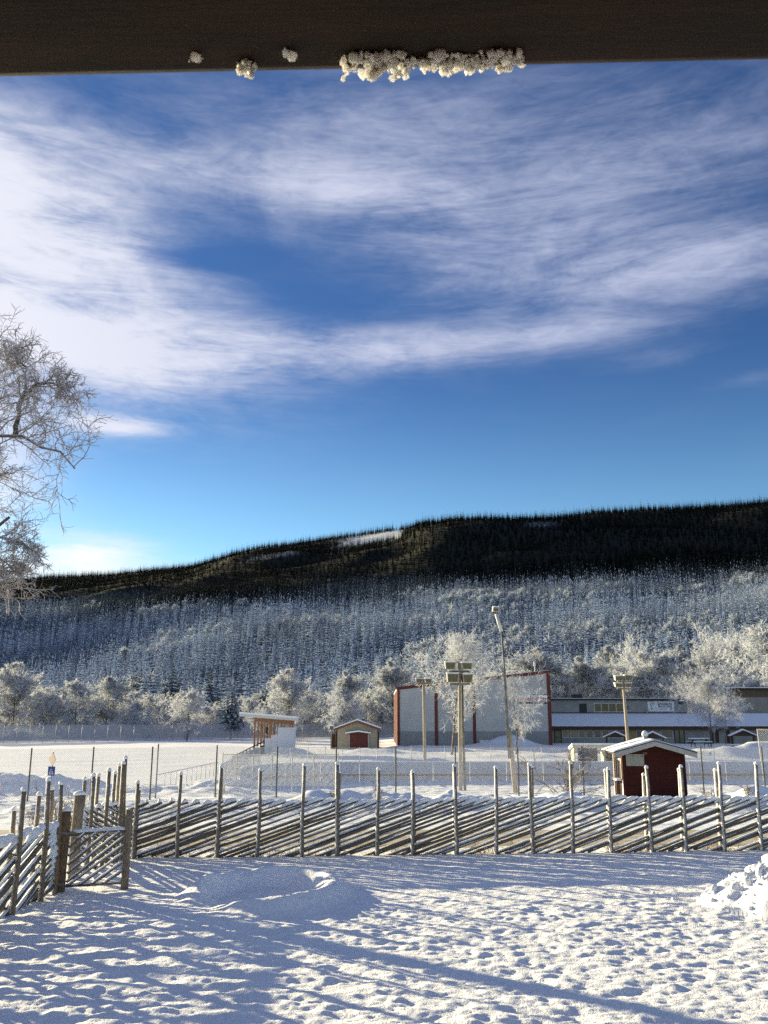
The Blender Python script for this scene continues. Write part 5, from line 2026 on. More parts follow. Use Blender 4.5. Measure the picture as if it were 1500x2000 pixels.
MB().prism([(x0 - 0.5, z1 + 0.02), (x1 + 0.3, z1 + 0.05), (xm - 0.1, z1 + 0.30), ], -1.0, -0.13).build('porch_roof', DKBROWN, ga)
MB().prism([(x0 - 0.55, z1 + 0.06), (xm - 0.1, z1 + 0.305), (x1 + 0.4, z1 + 0.07), (x1 + 0.38, z1 + 0.22), (xm - 0.1, z1 + 0.48), (x0 - 0.55, z1 + 0.22)], -1.03, -0.12).build('porch_snow', SNOW, ga)
for xa in (x0 - 0.10, x1 + 0.02):
    MB().box(xa, xa + 0.09, -0.11, -0.036, -0.3, z1).build('door_jamb', WHITEW, ga)
for xa, sgn in ((-0.40, 1), (gw + 0.40, -1)):
    MB().tube((xa, -0.35, e - 0.08), (xa + sgn * 0.30, -0.06, e - 0.5), 0.05, 0.05, 6).tube((xa + sgn * 0.30, -0.08, e - 0.5), (xa + sgn * 0.30, -0.08, -0.2), 0.05, 0.05, 6).build('downpipe', DKBROWN, ga, True)
MB().box(-0.9, -0.2, 1.2, 1.7, -0.3, 1.9).build('side_box', DKBROWN, ga)
cz = MB().box(xp + 0.5, xp + 0.9, 3.2, 3.6, pk - 0.25, pk + 0.42).build('chimney', DARKPOST, ga)
MB().box(xp + 0.46, xp + 0.94, 3.16, 3.64, pk + 0.423, pk + 0.5).build('snow', SNOW, cz)
lpx = thing('lamp_post', 'thin dark post with a snow-topped box at the left corner of the beige garage', 'post', gp(647.5, 1463, 0.0))
MB().tube((0, 0, -0.3), (0, 0, 3.0), 0.06, 0.05, 8).build('shaft', DARKPOST, lpx, True)
bx_ = MB().box(-0.28, 0.22, -0.2, 0.2, 2.55, 3.05).build('box', DARKPOST, lpx)
MB().box(-0.27, 0.21, -0.19, 0.19, 3.053, 3.18).build('snow', SNOW, bx_)

# ------------------------------------------------------------------ small grandstand
SA = at(517, 1464, 98.0)
SA.z = 0.0
sf = Face((SA.x, SA.y, 0.0), R(4))
gs = thing('grandstand', 'small open grandstand with orange posts and a thin tilted snowy roof', 'grandstand', (SA.x, SA.y, 0), R(4))
X = lambda px, py: sf.xz(px, py)
for (a, ytop, b) in ((516.5, 1442, 528.5), (528.5, 1435.5, 541.5), (541.5, 1421, 573)):
    x0, x1, z0, z1 = sf.rect(a, ytop, b, 1464)
    MB().box(x0 + 0.003, x1 - 0.003, 0, 0.10, -0.4, z1).build('side_panel', PANELG, gs)
    MB().box(x0 + 0.003, x1 - 0.003, 6.0, 6.10, -0.4, z1).build('side_panel', PANELG, gs)
x1_, zt_ = X(573, 1420)
MB().box(x1_ - 0.003, x1_ + 0.1, 0.0, 6.1, -0.4, zt_).build('back_panel', PANELG, gs)
(xa, za), (xb, zb_) = X(468, 1399), X(580, 1408)
slope_ = lambda th0, th1, ya, yb: MB().prism([(xa, za + th0), (xb, zb_ + th0), (xb, zb_ + th1), (xa, za + th1)], ya, yb)
slope_(0.0, 0.24, -0.7, 6.8).build('roof', WHITEW, gs)
slope_(0.245, 0.46, -0.65, 6.75).build('roof_snow', SNOW, gs)
roofz = lambda x: za + (zb_ - za) * (x - xa) / (xb - xa)
for px, yb in ((497.5, 0.3), (497.5, 5.8), (507, 3.0), (516.5, 0.3), (516.5, 5.8), (524.5, 3.0), (530, 0.3), (530.5, 5.8), (545, 5.8), (556, 0.3), (563, 5.8), (571, 0.3)):
    x = X(px, 1420)[0]
    MB().box(x - 0.09, x + 0.09, yb - 0.09, yb + 0.09, -0.3, roofz(x) - 0.003).build('post', ORANGEW, gs)
for yb in (0.3, 5.8):
    x0, x1 = X(497, 1410)[0], X(572, 1410)[0]
    MB().prism([(x0, roofz(x0) - 0.42), (x1, roofz(x1) - 0.42), (x1, roofz(x1) - 0.004), (x0, roofz(x0) - 0.004)], yb - 0.05, yb + 0.05).build('beam', ORANGEW, gs)
x0, x1, z0, z1 = sf.rect(516.5, 1420.5, 522, 1434)
MB().box(x0, x1, 2.0, 2.1, z0, z1).build('dark_hatch', BLACKF, gs)
# tiers going down to the left, towards the field
(xs0, zs0), (xs1, zs1) = X(516, 1447), X(452, 1479)
for i in range(7):
    f = i / 7.0
    xa_, za_ = xs0 + (xs1 - xs0) * f, zs0 + (zs1 - zs0) * f
    xb_ = xs0 + (xs1 - xs0) * (f + 1 / 7.0)
    tr_ = MB().box(min(xa_, xb_), max(xa_, xb_) - 0.01, 0.5, 6.0, -1.4, za_ - 0.55 - 0.0).build('tier', DARKTIM, gs)
    MB().box(min(xa_, xb_) + 0.02, max(xa_, xb_) - 0.05, 0.55, 5.95, za_ - 0.547, za_ - 0.45).build('snow', SNOW, tr_)
for yb in (0.1, 5.9):
    MB().tube((xs0, yb, zs0), (xs1, yb, zs1), 0.055, 0.055, 6).build('handrail', DARKTIM, gs, True)
    MB().tube((xs0, yb, zs0 - 0.55), (xs1, yb, zs1 - 0.45), 0.045, 0.045, 6).build('handrail', DARKTIM, gs, True)
    for i in range(10):
        f = i / 9.0
        x, z = xs0 + (xs1 - xs0) * f, zs0 + (zs1 - zs0) * f
        MB().tube((x, yb, z - 1.15), (x, yb, z), 0.045, 0.045, 6).build('baluster', DARKTIM, gs, True)

rl = thing('railing', 'pale railing in the snow just right of the grandstand', 'railing', gp(575, 1459, 0.1))
for i in range(9):
    MB().tube((i * 0.22, i * 0.9, -0.2), (i * 0.22, i * 0.9, 1.15), 0.035, 0.035, 6).build('post', PALES, rl, True)
MB().tube((0, 0, 1.15), (8 * 0.22, 8 * 0.9, 1.15), 0.035, 0.035, 6).build('rail', PALES, rl, True)
MB().tube((0, 0, 0.6), (8 * 0.22, 8 * 0.9, 0.6), 0.03, 0.03, 6).build('rail', PALES, rl, True)

# ------------------------------------------------------------------ red kiosk
KA = Vector(gp(1221, 1557, 0.36))
KANG = R(-4.6)
kf = Face(KA, KANG)
kk = thing('kiosk', 'small dark red wooden kiosk with a low snowy gable roof and two notices', 'kiosk', KA, KANG)
kw = kf.xz(1341.5, 1545)[0]
KD = 2.5
ke = kf.xz(1222, 1468)[1]
kp = kf.xz(1275, 1451)[1]
xm = kw / 2
MB().prism([(0, -0.3), (kw, -0.3), (kw, ke), (xm, kp), (0, ke)], 0.02, KD - 0.02).build('wall', REDW, kk)
lb = MB()
z = -0.02
while z < kp - 0.06:
    zt_ = min(z + 0.135, kp - 0.05)
    if z < ke - 0.14:
        xa_, xb_ = 0.0, kw
        lb.add([(xa_, -0.010, z), (xb_, -0.010, z), (xb_, 0.004, zt_), (xa_, 0.004, zt_), (xa_, 0.019, z), (xb_, 0.019, z), (xb_, 0.019, zt_), (xa_, 0.019, zt_)],
               [(0, 1, 2, 3), (0, 4, 5, 1), (3, 2, 6, 7), (0, 3, 7, 4), (1, 5, 6, 2)])
    else:
        f = max(0.0, (zt_ - ke) / (kp - ke))
        xa_, xb_ = xm * f + 0.02, kw - (kw - xm) * f - 0.02
        if xb_ - xa_ > 0.1:
            lb.box(xa_, xb_, -0.006, 0.019, z, zt_ - 0.008)
    z += 0.14
lb.build('lap_board', REDW, kk)
ls = MB()
for i in range(int(ke / 0.14)):
    for (ya, yb) in ((0.12, 0.50), (1.45, KD - 0.14)) if 0.72 < i * 0.14 < 1.70 else ((0.12, KD - 0.14),):
        ls.box(-0.018, -0.001, ya, yb, i * 0.14, i * 0.14 + 0.128)
ls.build('side_lap_board', REDW, kk)
for xa_ in (-0.022, kw - 0.10):
    MB().box(xa_, xa_ + 0.122, -0.035, -0.012, -0.28, ke - 0.02).build('corner_board', REDW, kk)
MB().box(-0.045, -0.02, -0.033, 0.11, -0.28, ke - 0.03).build('corner_board', REDW, kk)
MB().box(-0.055, -0.003, KD - 0.13, KD + 0.02, -0.28, ke - 0.03).build('white_corner_board', WHITEW, kk)
hw = MB().box(-0.035, -0.02, 0.45, 1.50, 0.72, 0.80).box(-0.035, -0.02, 0.45, 1.50, 1.64, 1.72).box(-0.035, -0.02, 0.45, 0.54, 0.80, 1.64).box(-0.035, -0.02, 1.41, 1.50, 0.80, 1.64).build('hatch_frame', WHITEW, kk)
MB().box(-0.018, -0.004, 0.54, 1.41, 0.80, 1.64).build('hatch_opening', BLACKF, hw)
sh_ = MB().box(-0.30, -0.036, 0.40, 1.55, 0.66, 0.70).build('hatch_shelf', REDW, kk)
MB().box(-0.29, -0.04, 0.42, 1.53, 0.703, 0.80).build('snow', SNOW, sh_)
snp = MB().box(-0.030, -0.0185, 0.14, 0.44, 0.05, 0.75)
snp.build('blown_snow', SNOW, kk)
# roof
ov, yo0, yo1 = 0.46, -0.52, KD + 0.45
sl_ = (kp - ke) / xm
er = ke - ov * sl_
base_ = [(-ov, er + 0.03), (xm, kp + 0.03), (kw + ov, er + 0.03), (kw + ov, er + 0.10), (xm, kp + 0.10), (-ov, er + 0.10)]
MB().prism(base_, yo0 + 0.03, yo1).build('roof', DKBROWN, kk)
MB().prism([(-ov - 0.02, er - 0.14), (xm, kp - 0.13), (xm, kp + 0.09), (-ov - 0.02, er + 0.09)], yo0, yo0 + 0.026).build('bargeboard', HUTGREY, kk)
MB().prism([(xm + 0.002, kp - 0.13), (kw + ov + 0.02, er - 0.14), (kw + ov + 0.02, er + 0.09), (xm + 0.002, kp + 0.09)], yo0, yo0 + 0.026).build('bargeboard', HUTGREY, kk)
MB().prism([(-ov - 0.04, er + 0.095), (xm, kp + 0.095), (kw + ov + 0.04, er + 0.095), (kw + ov + 0.04, er + 0.135), (xm, kp + 0.135), (-ov - 0.04, er + 0.135)], yo0 - 0.03, yo1 + 0.02).build('roof_felt', BLACKF, kk)
rs_ = MB()
NX, NY = 34, 16
rngk = np.random.default_rng(31)
for i in range(NX + 1):
    for j in range(NY + 1):
        x = -ov - 0.06 + (kw + 2 * ov + 0.12) * i / NX
        y = yo0 - 0.02 + (yo1 - yo0 + 0.04) * j / NY
        zb2 = (er + 0.137 + (min(max(x, -ov), kw + ov) + ov) * sl_) if x < xm else (er + 0.137 + (kw + ov - min(x, kw + ov)) * sl_)
        edge = min(i, NX - i, j, NY - j)
        th_ = (0.015, 0.045, 0.06)[min(edge, 2)] * (1 + 0.12 * rngk.normal()) + (0.03 if x < xm else 0.0)
        if i == 0:
            th_ = 0.02
        rs_.v.append((x, y, zb2 + th_))
for i in range(NX):
    for j in range(NY):
        a = i * (NY + 1) + j
        rs_.f.append((a, a + NY + 1, a + NY + 2, a + 1))
k_ = len(rs_.v)
top_n = (NX + 1) * (NY + 1)
for i in range(top_n):
    x, y, z = rs_.v[i]
    zb2 = (er + 0.137 + (min(max(x, -ov), kw + ov) + ov) * sl_) if x < xm else (er + 0.137 + (kw + ov - min(x, kw + ov)) * sl_)
    rs_.v.append((x, y, zb2))
rim = [i * (NY + 1) for i in range(NX + 1)] + [NX * (NY + 1) + j for j in range(1, NY + 1)] + [i * (NY + 1) + NY for i in range(NX - 1, -1, -1)] + [j for j in range(NY - 1, 0, -1)]
for a, b in zip(rim, rim[1:] + rim[:1]):
    rs_.f.append((a, b, b + k_, a + k_))
rs_.build('roof_snow', SNOW, kk, True)
fx_, fz_ = kf.xz(1263, 1434)
vt = MB().tube((xm - 0.15, 0.9, kp), (xm - 0.15, 0.9, kp + 0.30), 0.10, 0.10, 10).build('roof_vent', GALV, kk, True)
link('snow_cap', cap_mesh(0.15, 0.20, 77), vt, (xm - 0.15, 0.9, kp + 0.36))
for (a, b) in ((1223, 1239.5), (1241, 1257)):
    x0, x1, z0, z1 = kf.rect(a, 1473, b, 1496)
    nb = MB().box(x0, x1, -0.035, -0.013, z0, z1).build('notice', PAPER, kk)
    MB().box(x0 + 0.03, x1 - 0.03, -0.039, -0.036, z1 - 0.12, z1 - 0.05).build('heading', CLADG, nb)
    MB().box(x1 - 0.11, x1 - 0.05, -0.042, -0.040, z1 - 0.11, z1 - 0.06).build('mark', INKD, nb)
x0, x1, z0, z1 = kf.rect(1255.5, 1469, 1263.5, 1474)
MB().box(x0, x1, -0.033, -0.013, z0, z1).build('number_plate', mat('brown_plate', (0.16, 0.08, 0.04), (0.13, 0.065, 0.03), 4, 0.6), kk)
MB().box(0.05, kw - 0.12, -0.10, -0.036, -0.02, 0.035).build('snow_sill', SNOW, kk)
MB().box(0.02, kw - 0.02, -0.05, 0.015, -0.3, -0.03).build('plinth', DKBROWN, kk)

# ------------------------------------------------------------------ players' shelter left of the kiosk
DA = Vector(gp(1122, 1491, 0.1))
df = Face(DA, R(-3))
du = thing('players_shelter', 'low cream players shelter with a snowy flat roof, left of the red kiosk', 'shelter', DA, R(-3))
XD = lambda px, py: df.xz(px, py)
zt_ = XD(1150, 1458)[1]
zt2 = XD(1150, 1450)[1]
xe = XD(1232, 1470)[0]
yz_prism([(-0.5, zt_ - 0.02), (1.9, zt_ - 0.35), (1.9, zt_ - 0.25), (-0.5, zt_ + 0.10)], -0.15, xe).build('roof', CREAM, du)
MB().box(-0.17, xe + 0.02, -0.56, -0.503, zt_ - 0.12, zt_ + 0.16).build('fascia', CREAM, du)
yz_prism([(-0.56, zt_ + 0.165), (1.92, zt_ - 0.245), (1.92, zt_ - 0.12), (-0.56, zt_ + 0.30)], -0.22, xe + 0.05).build('roof_snow', SNOW, du)
yz_prism([(0.0, -0.3), (1.8, -0.3), (1.8, zt_ - 0.36), (0.0, zt_ - 0.08)], 0.0, 0.10).build('end_wall', CREAM, du)
x0, x1, z0, z1 = df.rect(1132, 1463, 1168.5, 1491)
MB().box(x0, x1, 0.55, 0.62, -0.2, zt_ - 0.15).build('back_panel', DARKTIM, du)
x0, x1, z0, z1 = df.rect(1181, 1463, 1197, 1491)
MB().box(x0, x0 + 0.10, 0.0, 1.7, -0.3, zt_ - 0.38).build('end_wall', CREAM, du)
MB().box(x0 + 0.12, xe, 1.60, 1.68, -0.2, zt_ - 0.4).build('back_panel', DARKTIM, du)
bs = MB().box(0.2, 1.6, 0.25, 0.53, 0.40, 0.45).build('bench', WHITEW, du)

# ------------------------------------------------------------------ lamp masts


def lamp_head(parent, x0, x1, z0, z1, y0=-0.30, y1=0.22, tilt=True):
    """floodlight box: wider at the glass, snow on top, glass below the front edge"""
    h = z1 - z0
    vs = [(x0 + 0.04, y0, z0), (x1 - 0.04, y0, z0), (x1 - 0.04, y1, z0 + h * 0.25), (x0 + 0.04, y1, z0 + h * 0.25),
          (x0, y0 - 0.10, z1), (x1, y0 - 0.10, z1), (x1, y1, z1), (x0, y1, z1)]
    hd = MB().add(vs, [(0, 3, 2, 1), (4, 5, 6, 7), (0, 1, 5, 4), (1, 2, 6, 5), (2, 3, 7, 6), (3, 0, 4, 7)]).build('lamp_head', LAMPB, parent)
    g = 0.05
    MB().add([(x0 + g + 0.04, y0 - 0.012, z0 + g * 0.6), (x1 - g - 0.04, y0 - 0.012, z0 + g * 0.6), (x1 - g, y0 - 0.112, z1 - g), (x0 + g, y0 - 0.112, z1 - g),
              (x0 + g + 0.04, y0 + 0.02, z0 + g * 0.6), (x1 - g - 0.04, y0 + 0.02, z0 + g * 0.6), (x1 - g, y0 - 0.06, z1 - g), (x0 + g, y0 - 0.06, z1 - g)],
             [(0, 1, 2, 3), (0, 4, 5, 1), (1, 5, 6, 2), (2, 6, 7, 3), (3, 7, 4, 0)]).build('lamp_glass', LAMPG, hd)
    MB().box(x0 - 0.01, x1 + 0.01, y0 - 0.11, y1 + 0.01, z1 + 0.003, z1 + 0.055).build('snow', SNOW, hd, True)
    return hd


def mast(label, px, py, d, top_px, top_py, r0, r1, heads, arms, second=None, rz=0.0):
    x = at(px, py, d).x
    z = gz(x, d)
    f = Face((x, d, z), 0.0)
    t = thing('floodlight_mast', label, 'lamp post', (x, d, z))
    xt, zt = f.xz(top_px, top_py)
    MB().poly([(0, 0, -0.5), (xt * 0.5, 0, zt * 0.5), (xt, 0, zt)], [r0, (r0 + r1) / 2, r1], 10).build('pole', POLEW, t, True)
    if second:
        MB().poly([(r0 + 0.16, 0.1, -0.5), (second + xt * 0.5, 0.1, zt * 0.5), (xt + 0.15, 0.1, zt + 0.05)], [r0 * 0.75, r0 * 0.6, r1 * 0.7], 10).build('pole', DARKPOST, t, True)
    for (a, b, c_, e_) in heads:
        x0, x1, z0, z1 = f.rect(a, b, c_, e_)
        lamp_head(t, x0, x1, z0, z1)
    for (a, b, y_) in arms:
        xa_, za_ = f.xz(a, y_)
        xb_, _ = f.xz(b, y_)
        arm = MB().box(xa_, xb_, -0.06, 0.06, za_ - 0.05, za_ + 0.05).build('crossarm', DARKPOST, t)
        MB().box(xa_ + 0.02, xb_ - 0.02, -0.05, 0.05, za_ + 0.052, za_ + 0.09).build('snow', SNOW, arm)
    return t


mast('tall double-poled mast with four floodlights, in front of the hall', 899, 1541, 50.5, 897.5, 1294, 0.115, 0.09,
     [(868.5, 1294, 889.5, 1308), (901, 1295, 922, 1308), (872.5, 1316, 895.5, 1333.5), (903, 1317.5, 922.5, 1334)],
     [(876, 917, 1311.5), (878, 918, 1336)], second=0.17)
mast('slim mast with two floodlights standing before the left part of the hall', 830, 1493, 82, 827.3, 1326, 0.155, 0.12,
     [(811.8, 1325.5, 825.5, 1334), (830, 1326, 843.5, 1334)], [(816, 842, 1335)])
mast('mast with four pale floodlights rising behind the red kiosk', 1230, 1493, 82, 1216.3, 1322, 0.16, 0.12,
     [(1200, 1320.5, 1215.5, 1330), (1218.5, 1319, 1233.5, 1329.5), (1200, 1334.5, 1214, 1342.5), (1219, 1334.5, 1231.5, 1342.5)], [(1205, 1229, 1332), (1205, 1229, 1345)])

x = at(1007.5, 1543, 49).x
z = gz(x, 49)
lf_ = Face((x, 49, z), 0.0)
t = thing('street_lamp', 'tall leaning street lamp, wooden below and thin metal above, with a small snowy head', 'street lamp', (x, 49, z))
a, b, c_, d_ = lf_.xz(1007.5, 1543), lf_.xz(993.5, 1421), lf_.xz(979.5, 1230), lf_.xz(968.8, 1199)
MB().poly([(0, 0, -0.4), (a[0] * 0.5 + b[0] * 0.5, 0, b[1] * 0.5), (b[0], 0, b[1])], [0.15, 0.13, 0.115], 10).build('pole', POLEW, t, True)
MB().poly([(b[0] - 0.03, -0.12, b[1] - 1.6), (lf_.xz(986, 1325)[0], -0.06, lf_.xz(986, 1325)[1]), (c_[0], 0, c_[1])], [0.075, 0.062, 0.05], 8).build('upper_pole', DARKPOST, t, True)
MB().tube((c_[0], 0, c_[1] - 0.1), (d_[0], 0, d_[1]), 0.10, 0.085, 10).build('sleeve', WHITEW, t, True)
hx, hz = lf_.xz(968.5, 1192)
hd = MB()
vs = [(-0.22, -0.30, -0.10), (0.17, -0.30, -0.15), (0.20, 0.25, -0.08), (-0.20, 0.25, -0.05), (-0.20, -0.34, 0.13), (0.13, -0.34, 0.12), (0.16, 0.25, 0.12), (-0.18, 0.25, 0.14)]
hd.add([(hx + p_[0], p_[1], hz + p_[2]) for p_ in vs], [(0, 3, 2, 1), (4, 5, 6, 7), (0, 1, 5, 4), (1, 2, 6, 5), (2, 3, 7, 6), (3, 0, 4, 7)])
ho = hd.build('lamp_head', LAMPB, t, False, 0.03)
MB().box(hx - 0.13, hx + 0.09, -0.345, -0.325, hz - 0.08, hz + 0.06).build('lamp_glass', LAMPG, ho)
MB().box(hx - 0.18, hx + 0.14, -0.32, 0.24, hz + 0.142, hz + 0.19).build('snow', SNOW, ho)

# ------------------------------------------------------------------ road sign on the left
sd = 34.5
sx_, sz_ = at(102, 1483, sd).x, gz(at(102, 1483, sd).x, sd)
t = thing('road_sign', 'road sign post with a diamond seen edge-on above a blue square sign', 'road sign', (sx_, sd, sz_))
sface = Face((sx_, sd, sz_), 0.0)
tz = sface.xz(102, 1469)[1]
MB().tube((0, 0.05, -0.3), (0, 0.05, tz), 0.03, 0.03, 8).build('pole', GALV, t, True)
zd = sface.xz(102, 1483)[1]
rr = 0.27
dm = MB()
dm.prism([(-rr, zd), (0, zd - rr), (rr, zd), (0, zd + rr)], 0.0, 0.02)
do = dm.build('diamond_plate', SIGNORANGE, t)
do.rotation_euler = (0, 0, R(-45))
zb0, zb1 = sface.xz(101, 1515)[1], sface.xz(101, 1497)[1]
hh = zb1 - zb0
bl = MB().box(-hh / 2, hh / 2, 0, 0.02, zb0, zb1).build('blue_plate', SIGNBLUE, t)
bl.rotation_euler = (0, 0, R(-25))
zc_ = (zb0 + zb1) / 2
MB().prism([(-hh * 0.36, zc_ - hh * 0.36), (hh * 0.36, zc_ - hh * 0.36), (0, zc_ + hh * 0.40)], -0.004, -0.001).build('white_triangle', SIGNW, bl)
fg = MB()
y_ = -0.008
fg.tube((0, y_, zc_ - 0.02), (0.01, y_, zc_ + 0.05), 0.016, 0.016, 5).tube((0, y_, zc_ - 0.02), (-0.05, y_, zc_ - 0.11), 0.011, 0.011, 5).tube((0, y_, zc_ - 0.02), (0.05, y_, zc_ - 0.11), 0.011, 0.011, 5)
fg.tube((0.01, y_, zc_ + 0.045), (0.05, y_, zc_ - 0.01), 0.008, 0.008, 5).tube((0.01, y_, zc_ + 0.075), (0.01, y_, zc_ + 0.105), 0.014, 0.014, 6)
fg.build('walking_figure', INKD, bl)
t = thing('marker_stake', 'thin red marker stake at the left edge by the snow bank', 'stake', pf(1, 39))
MB().tube((0, 0, -0.2), (0, 0, 1.0), 0.022, 0.018, 6).build('shaft', PINK, t, True)
MB().tube((0, 0, 0.72), (0, 0, 0.86), 0.024, 0.022, 6).build('reflector_band', SIGNW, t, True)

# pale metal frame at the right edge
RF = Vector(pf(1492, 66))
t = thing('metal_frame', 'tall pale metal frame with wire mesh at the right edge behind the chain-link fence', 'frame', RF)
MB().tube((0, 0, -0.3), (-0.1, 0, 3.25), 0.045, 0.045, 8).build('upright', PALES, t, True)
MB().tube((2.4, 0, -0.3), (2.3, 0, 3.25), 0.045, 0.045, 8).build('upright', PALES, t, True)
MB().tube((-0.1, 0, 3.2), (2.3, 0, 3.2), 0.04, 0.04, 8).build('top_bar', PALES, t, True)
mb = MB()
wires(mb, (-0.05, 0.03, 0), (2.3, 0.03, 0), 0.3, 3.15, 0.12, 0.006)
me = bpy.data.meshes.new('wire_mesh')
me.from_pydata(mb.v, [], mb.f)
me.materials.append(RIME)
link('wire_mesh', me, t, kind='stuff')

# ------------------------------------------------------------------ heap of shovelled snow on the right
hx_ = np.arange(4.4, 10.9, 0.05)
hy_ = np.arange(13.0, 19.4, 0.05)


def heap_z(X, Y):
    r = np.hypot((X - HEAP_C[0]) / 2.15, (Y - HEAP_C[1]) / 1.75) + 0.30 * (fbm(X * 1.1, Y * 1.1, 2, 201) - 0.5)
    z = 1.02 * np.clip(1 - r, 0, 1) ** 0.75
    lum = 0.24 * (fbm(X * 3.6, Y * 3.6, 4, 211, 0.6) - 0.45) * sst(z, 0.0, 0.3)
    return yard_z(X, Y) + z + lum - 0.16 * sst(0.02 - z, 0, 0.02)


heap = thing('snow_heap', 'heap of cloddy shovelled snow lying in the yard at the right edge', 'snow heap', (HEAP_C[0], HEAP_C[1], YZ))
hm = grid_mesh('mound', hx_, hy_, heap_z, SNOW, keep=lambda a, b: np.hypot((a - HEAP_C[0]) / 2.5, (b - HEAP_C[1]) / 2.15) < 1.2)
link('mound', hm, heap, (-HEAP_C[0], -HEAP_C[1], -YZ))
rngh = np.random.default_rng(61)
CL = []
for i in range(6):
    bm = bmesh.new()
    bmesh.ops.create_icosphere(bm, subdivisions=2, radius=1)
    ph = rngh.uniform(0, 6, 6)
    for v in bm.verts:
        c = v.co
        v.co = c * (1 + 0.20 * math.sin(2.1 * c.x + ph[0]) * math.sin(2.3 * c.y + ph[1]) + 0.16 * math.sin(3.7 * c.z + ph[2] + 2 * c.x) + rngh.uniform(-0.05, 0.05))
    me = bpy.data.meshes.new('clod')
    bm.to_mesh(me)
    bm.free()
    me.polygons.foreach_set('use_smooth', [True] * len(me.polygons))
    me.materials.append(SNOW)
    CL.append(me)
n_big = 0
cr_v, cr_f = [], []
ico = CL[0]
icv = [tuple(v.co) for v in ico.vertices]
icf = [tuple(p.vertices) for p in ico.polygons]
for i in range(1500):
    big = i < 420
    x, y = HEAP_C[0] + rngh.normal() * (1.25 if big else 1.45), HEAP_C[1] + rngh.normal() * (1.1 if big else 1.3)
    zz = float(heap_z(np.array([[x]]), np.array([[y]]))[0, 0])
    hgt = zz - float(yard_z(np.array([[x]]), np.array([[y]]))[0, 0])
    s = 0.025 + 0.095 * rngh.uniform() ** 2.4 if big else 0.010 + 0.022 * rngh.uniform() ** 2
    if hgt < 0.08:
        if rngh.uniform() < (0.75 if big else 0.5):
            continue
        s *= 0.5
        zz = zz - min(hgt, 0.0)
    if big and n_big < 290:
        n_big += 1
        o = link('clod', CL[int(rngh.integers(0, 6))], heap, (x - HEAP_C[0], y - HEAP_C[1], zz - YZ + s * 0.12), (rngh.uniform(0, 6), rngh.uniform(0, 6), 0))
        o.scale = (s, s * rngh.uniform(0.75, 1.1), s * rngh.uniform(0.65, 1.0))
    elif not big:
        k_ = len(cr_v)
        a_ = rngh.uniform(0, 6)
        ca_, sa_ = math.cos(a_), math.sin(a_)
        cr_v += [((v[0] * ca_ - v[1] * sa_) * s + x - HEAP_C[0], (v[0] * sa_ + v[1] * ca_) * s + y - HEAP_C[1], v[2] * s * 0.8 + zz - YZ + s * 0.2) for v in icv]
        cr_f += [tuple(q_ + k_ for q_ in f_) for f_ in icf]
me = bpy.data.meshes.new('crumbs')
me.from_pydata(cr_v, [], cr_f)
me.polygons.foreach_set('use_smooth', [True] * len(me.polygons))
me.materials.append(SNOW)
link('crumbs', me, heap, kind='stuff')

# ------------------------------------------------------------------ big old tree at the left edge
TD = 25.2
tb = Vector((-15.2, TD, gz(-15.2, TD)))
bt_ = thing('old_tree', 'huge gnarled rimed broadleaf tree reaching in from the left edge', 'tree', tb)
w = lambda px, py, d: at(px - (44 if px > -40 else 30), py, d) - tb
trng = np.random.default_rng(71)
limbs = [
    ([(-15.2 - tb.x, 0, -0.4), (0.1, 0.0, 3.0), (-0.1, 0.1, 6.0), (0.3, 0.0, 9.0), (0.2, 0.2, 12.0), (0.6, 0.0, 14.5)], 0.27, 0.12),
]
pix = [
    ([(-330, 1010, 25.2), (-210, 930, 25.0), (-100, 880, 24.6), (0, 862, 24.3), (75, 846, 24.2), (120, 868, 24.1), (165, 885, 24.0), (190, 915, 23.9)], 0.115, 0.022),
    ([(75, 848, 24.2), (80, 800, 24.1), (92, 765, 24.2), (95, 722, 24.3), (70, 690, 24.4)], 0.075, 0.02),
    ([(92, 765, 24.2), (125, 748, 24.0), (160, 752, 23.8), (188, 770, 23.7)], 0.05, 0.015),
    ([(-330, 900, 25.2), (-200, 830, 25.6), (-80, 800, 25.8), (10, 790, 25.9), (60, 772, 26.0)], 0.14, 0.03),
    ([(-320, 820, 25.2), (-200, 730, 25.4), (-90, 710, 25.2), (0, 700, 25.0), (40, 690, 25.0)], 0.13, 0.03),
    ([(-300, 760, 25.2), (-180, 660, 25.0), (-60, 645, 25.0), (15, 650, 25.0)], 0.12, 0.03),
    ([(-330, 1180, 25.2), (-180, 1120, 24.7), (-60, 1090, 24.3), (0, 1062, 24.1), (40, 1030, 24.0), (62, 1010, 23.9)], 0.14, 0.04),
    ([(20, 1048, 24.1), (55, 1050, 24.0), (90, 1062, 23.9), (118, 1080, 23.8)], 0.04, 0.014),
    ([(-330, 1240, 25.2), (-150, 1170, 24.8), (-40, 1150, 24.6), (20, 1156, 24.5), (58, 1160, 24.5)], 0.07, 0.015),
    ([(-330, 1080, 25.2), (-180, 1010, 25.8), (-60, 960, 26.0), (10, 945, 26.0), (60, 922, 26.1)], 0.10, 0.02),
    ([(-60, 1120, 24.4), (-20, 1110, 24.3), (20, 1112, 24.3), (70, 1118, 24.2)], 0.05, 0.012),
]
for pts, r0, r1 in pix:
    limbs.append(([w(*p_) for p_ in pts], r0, r1))
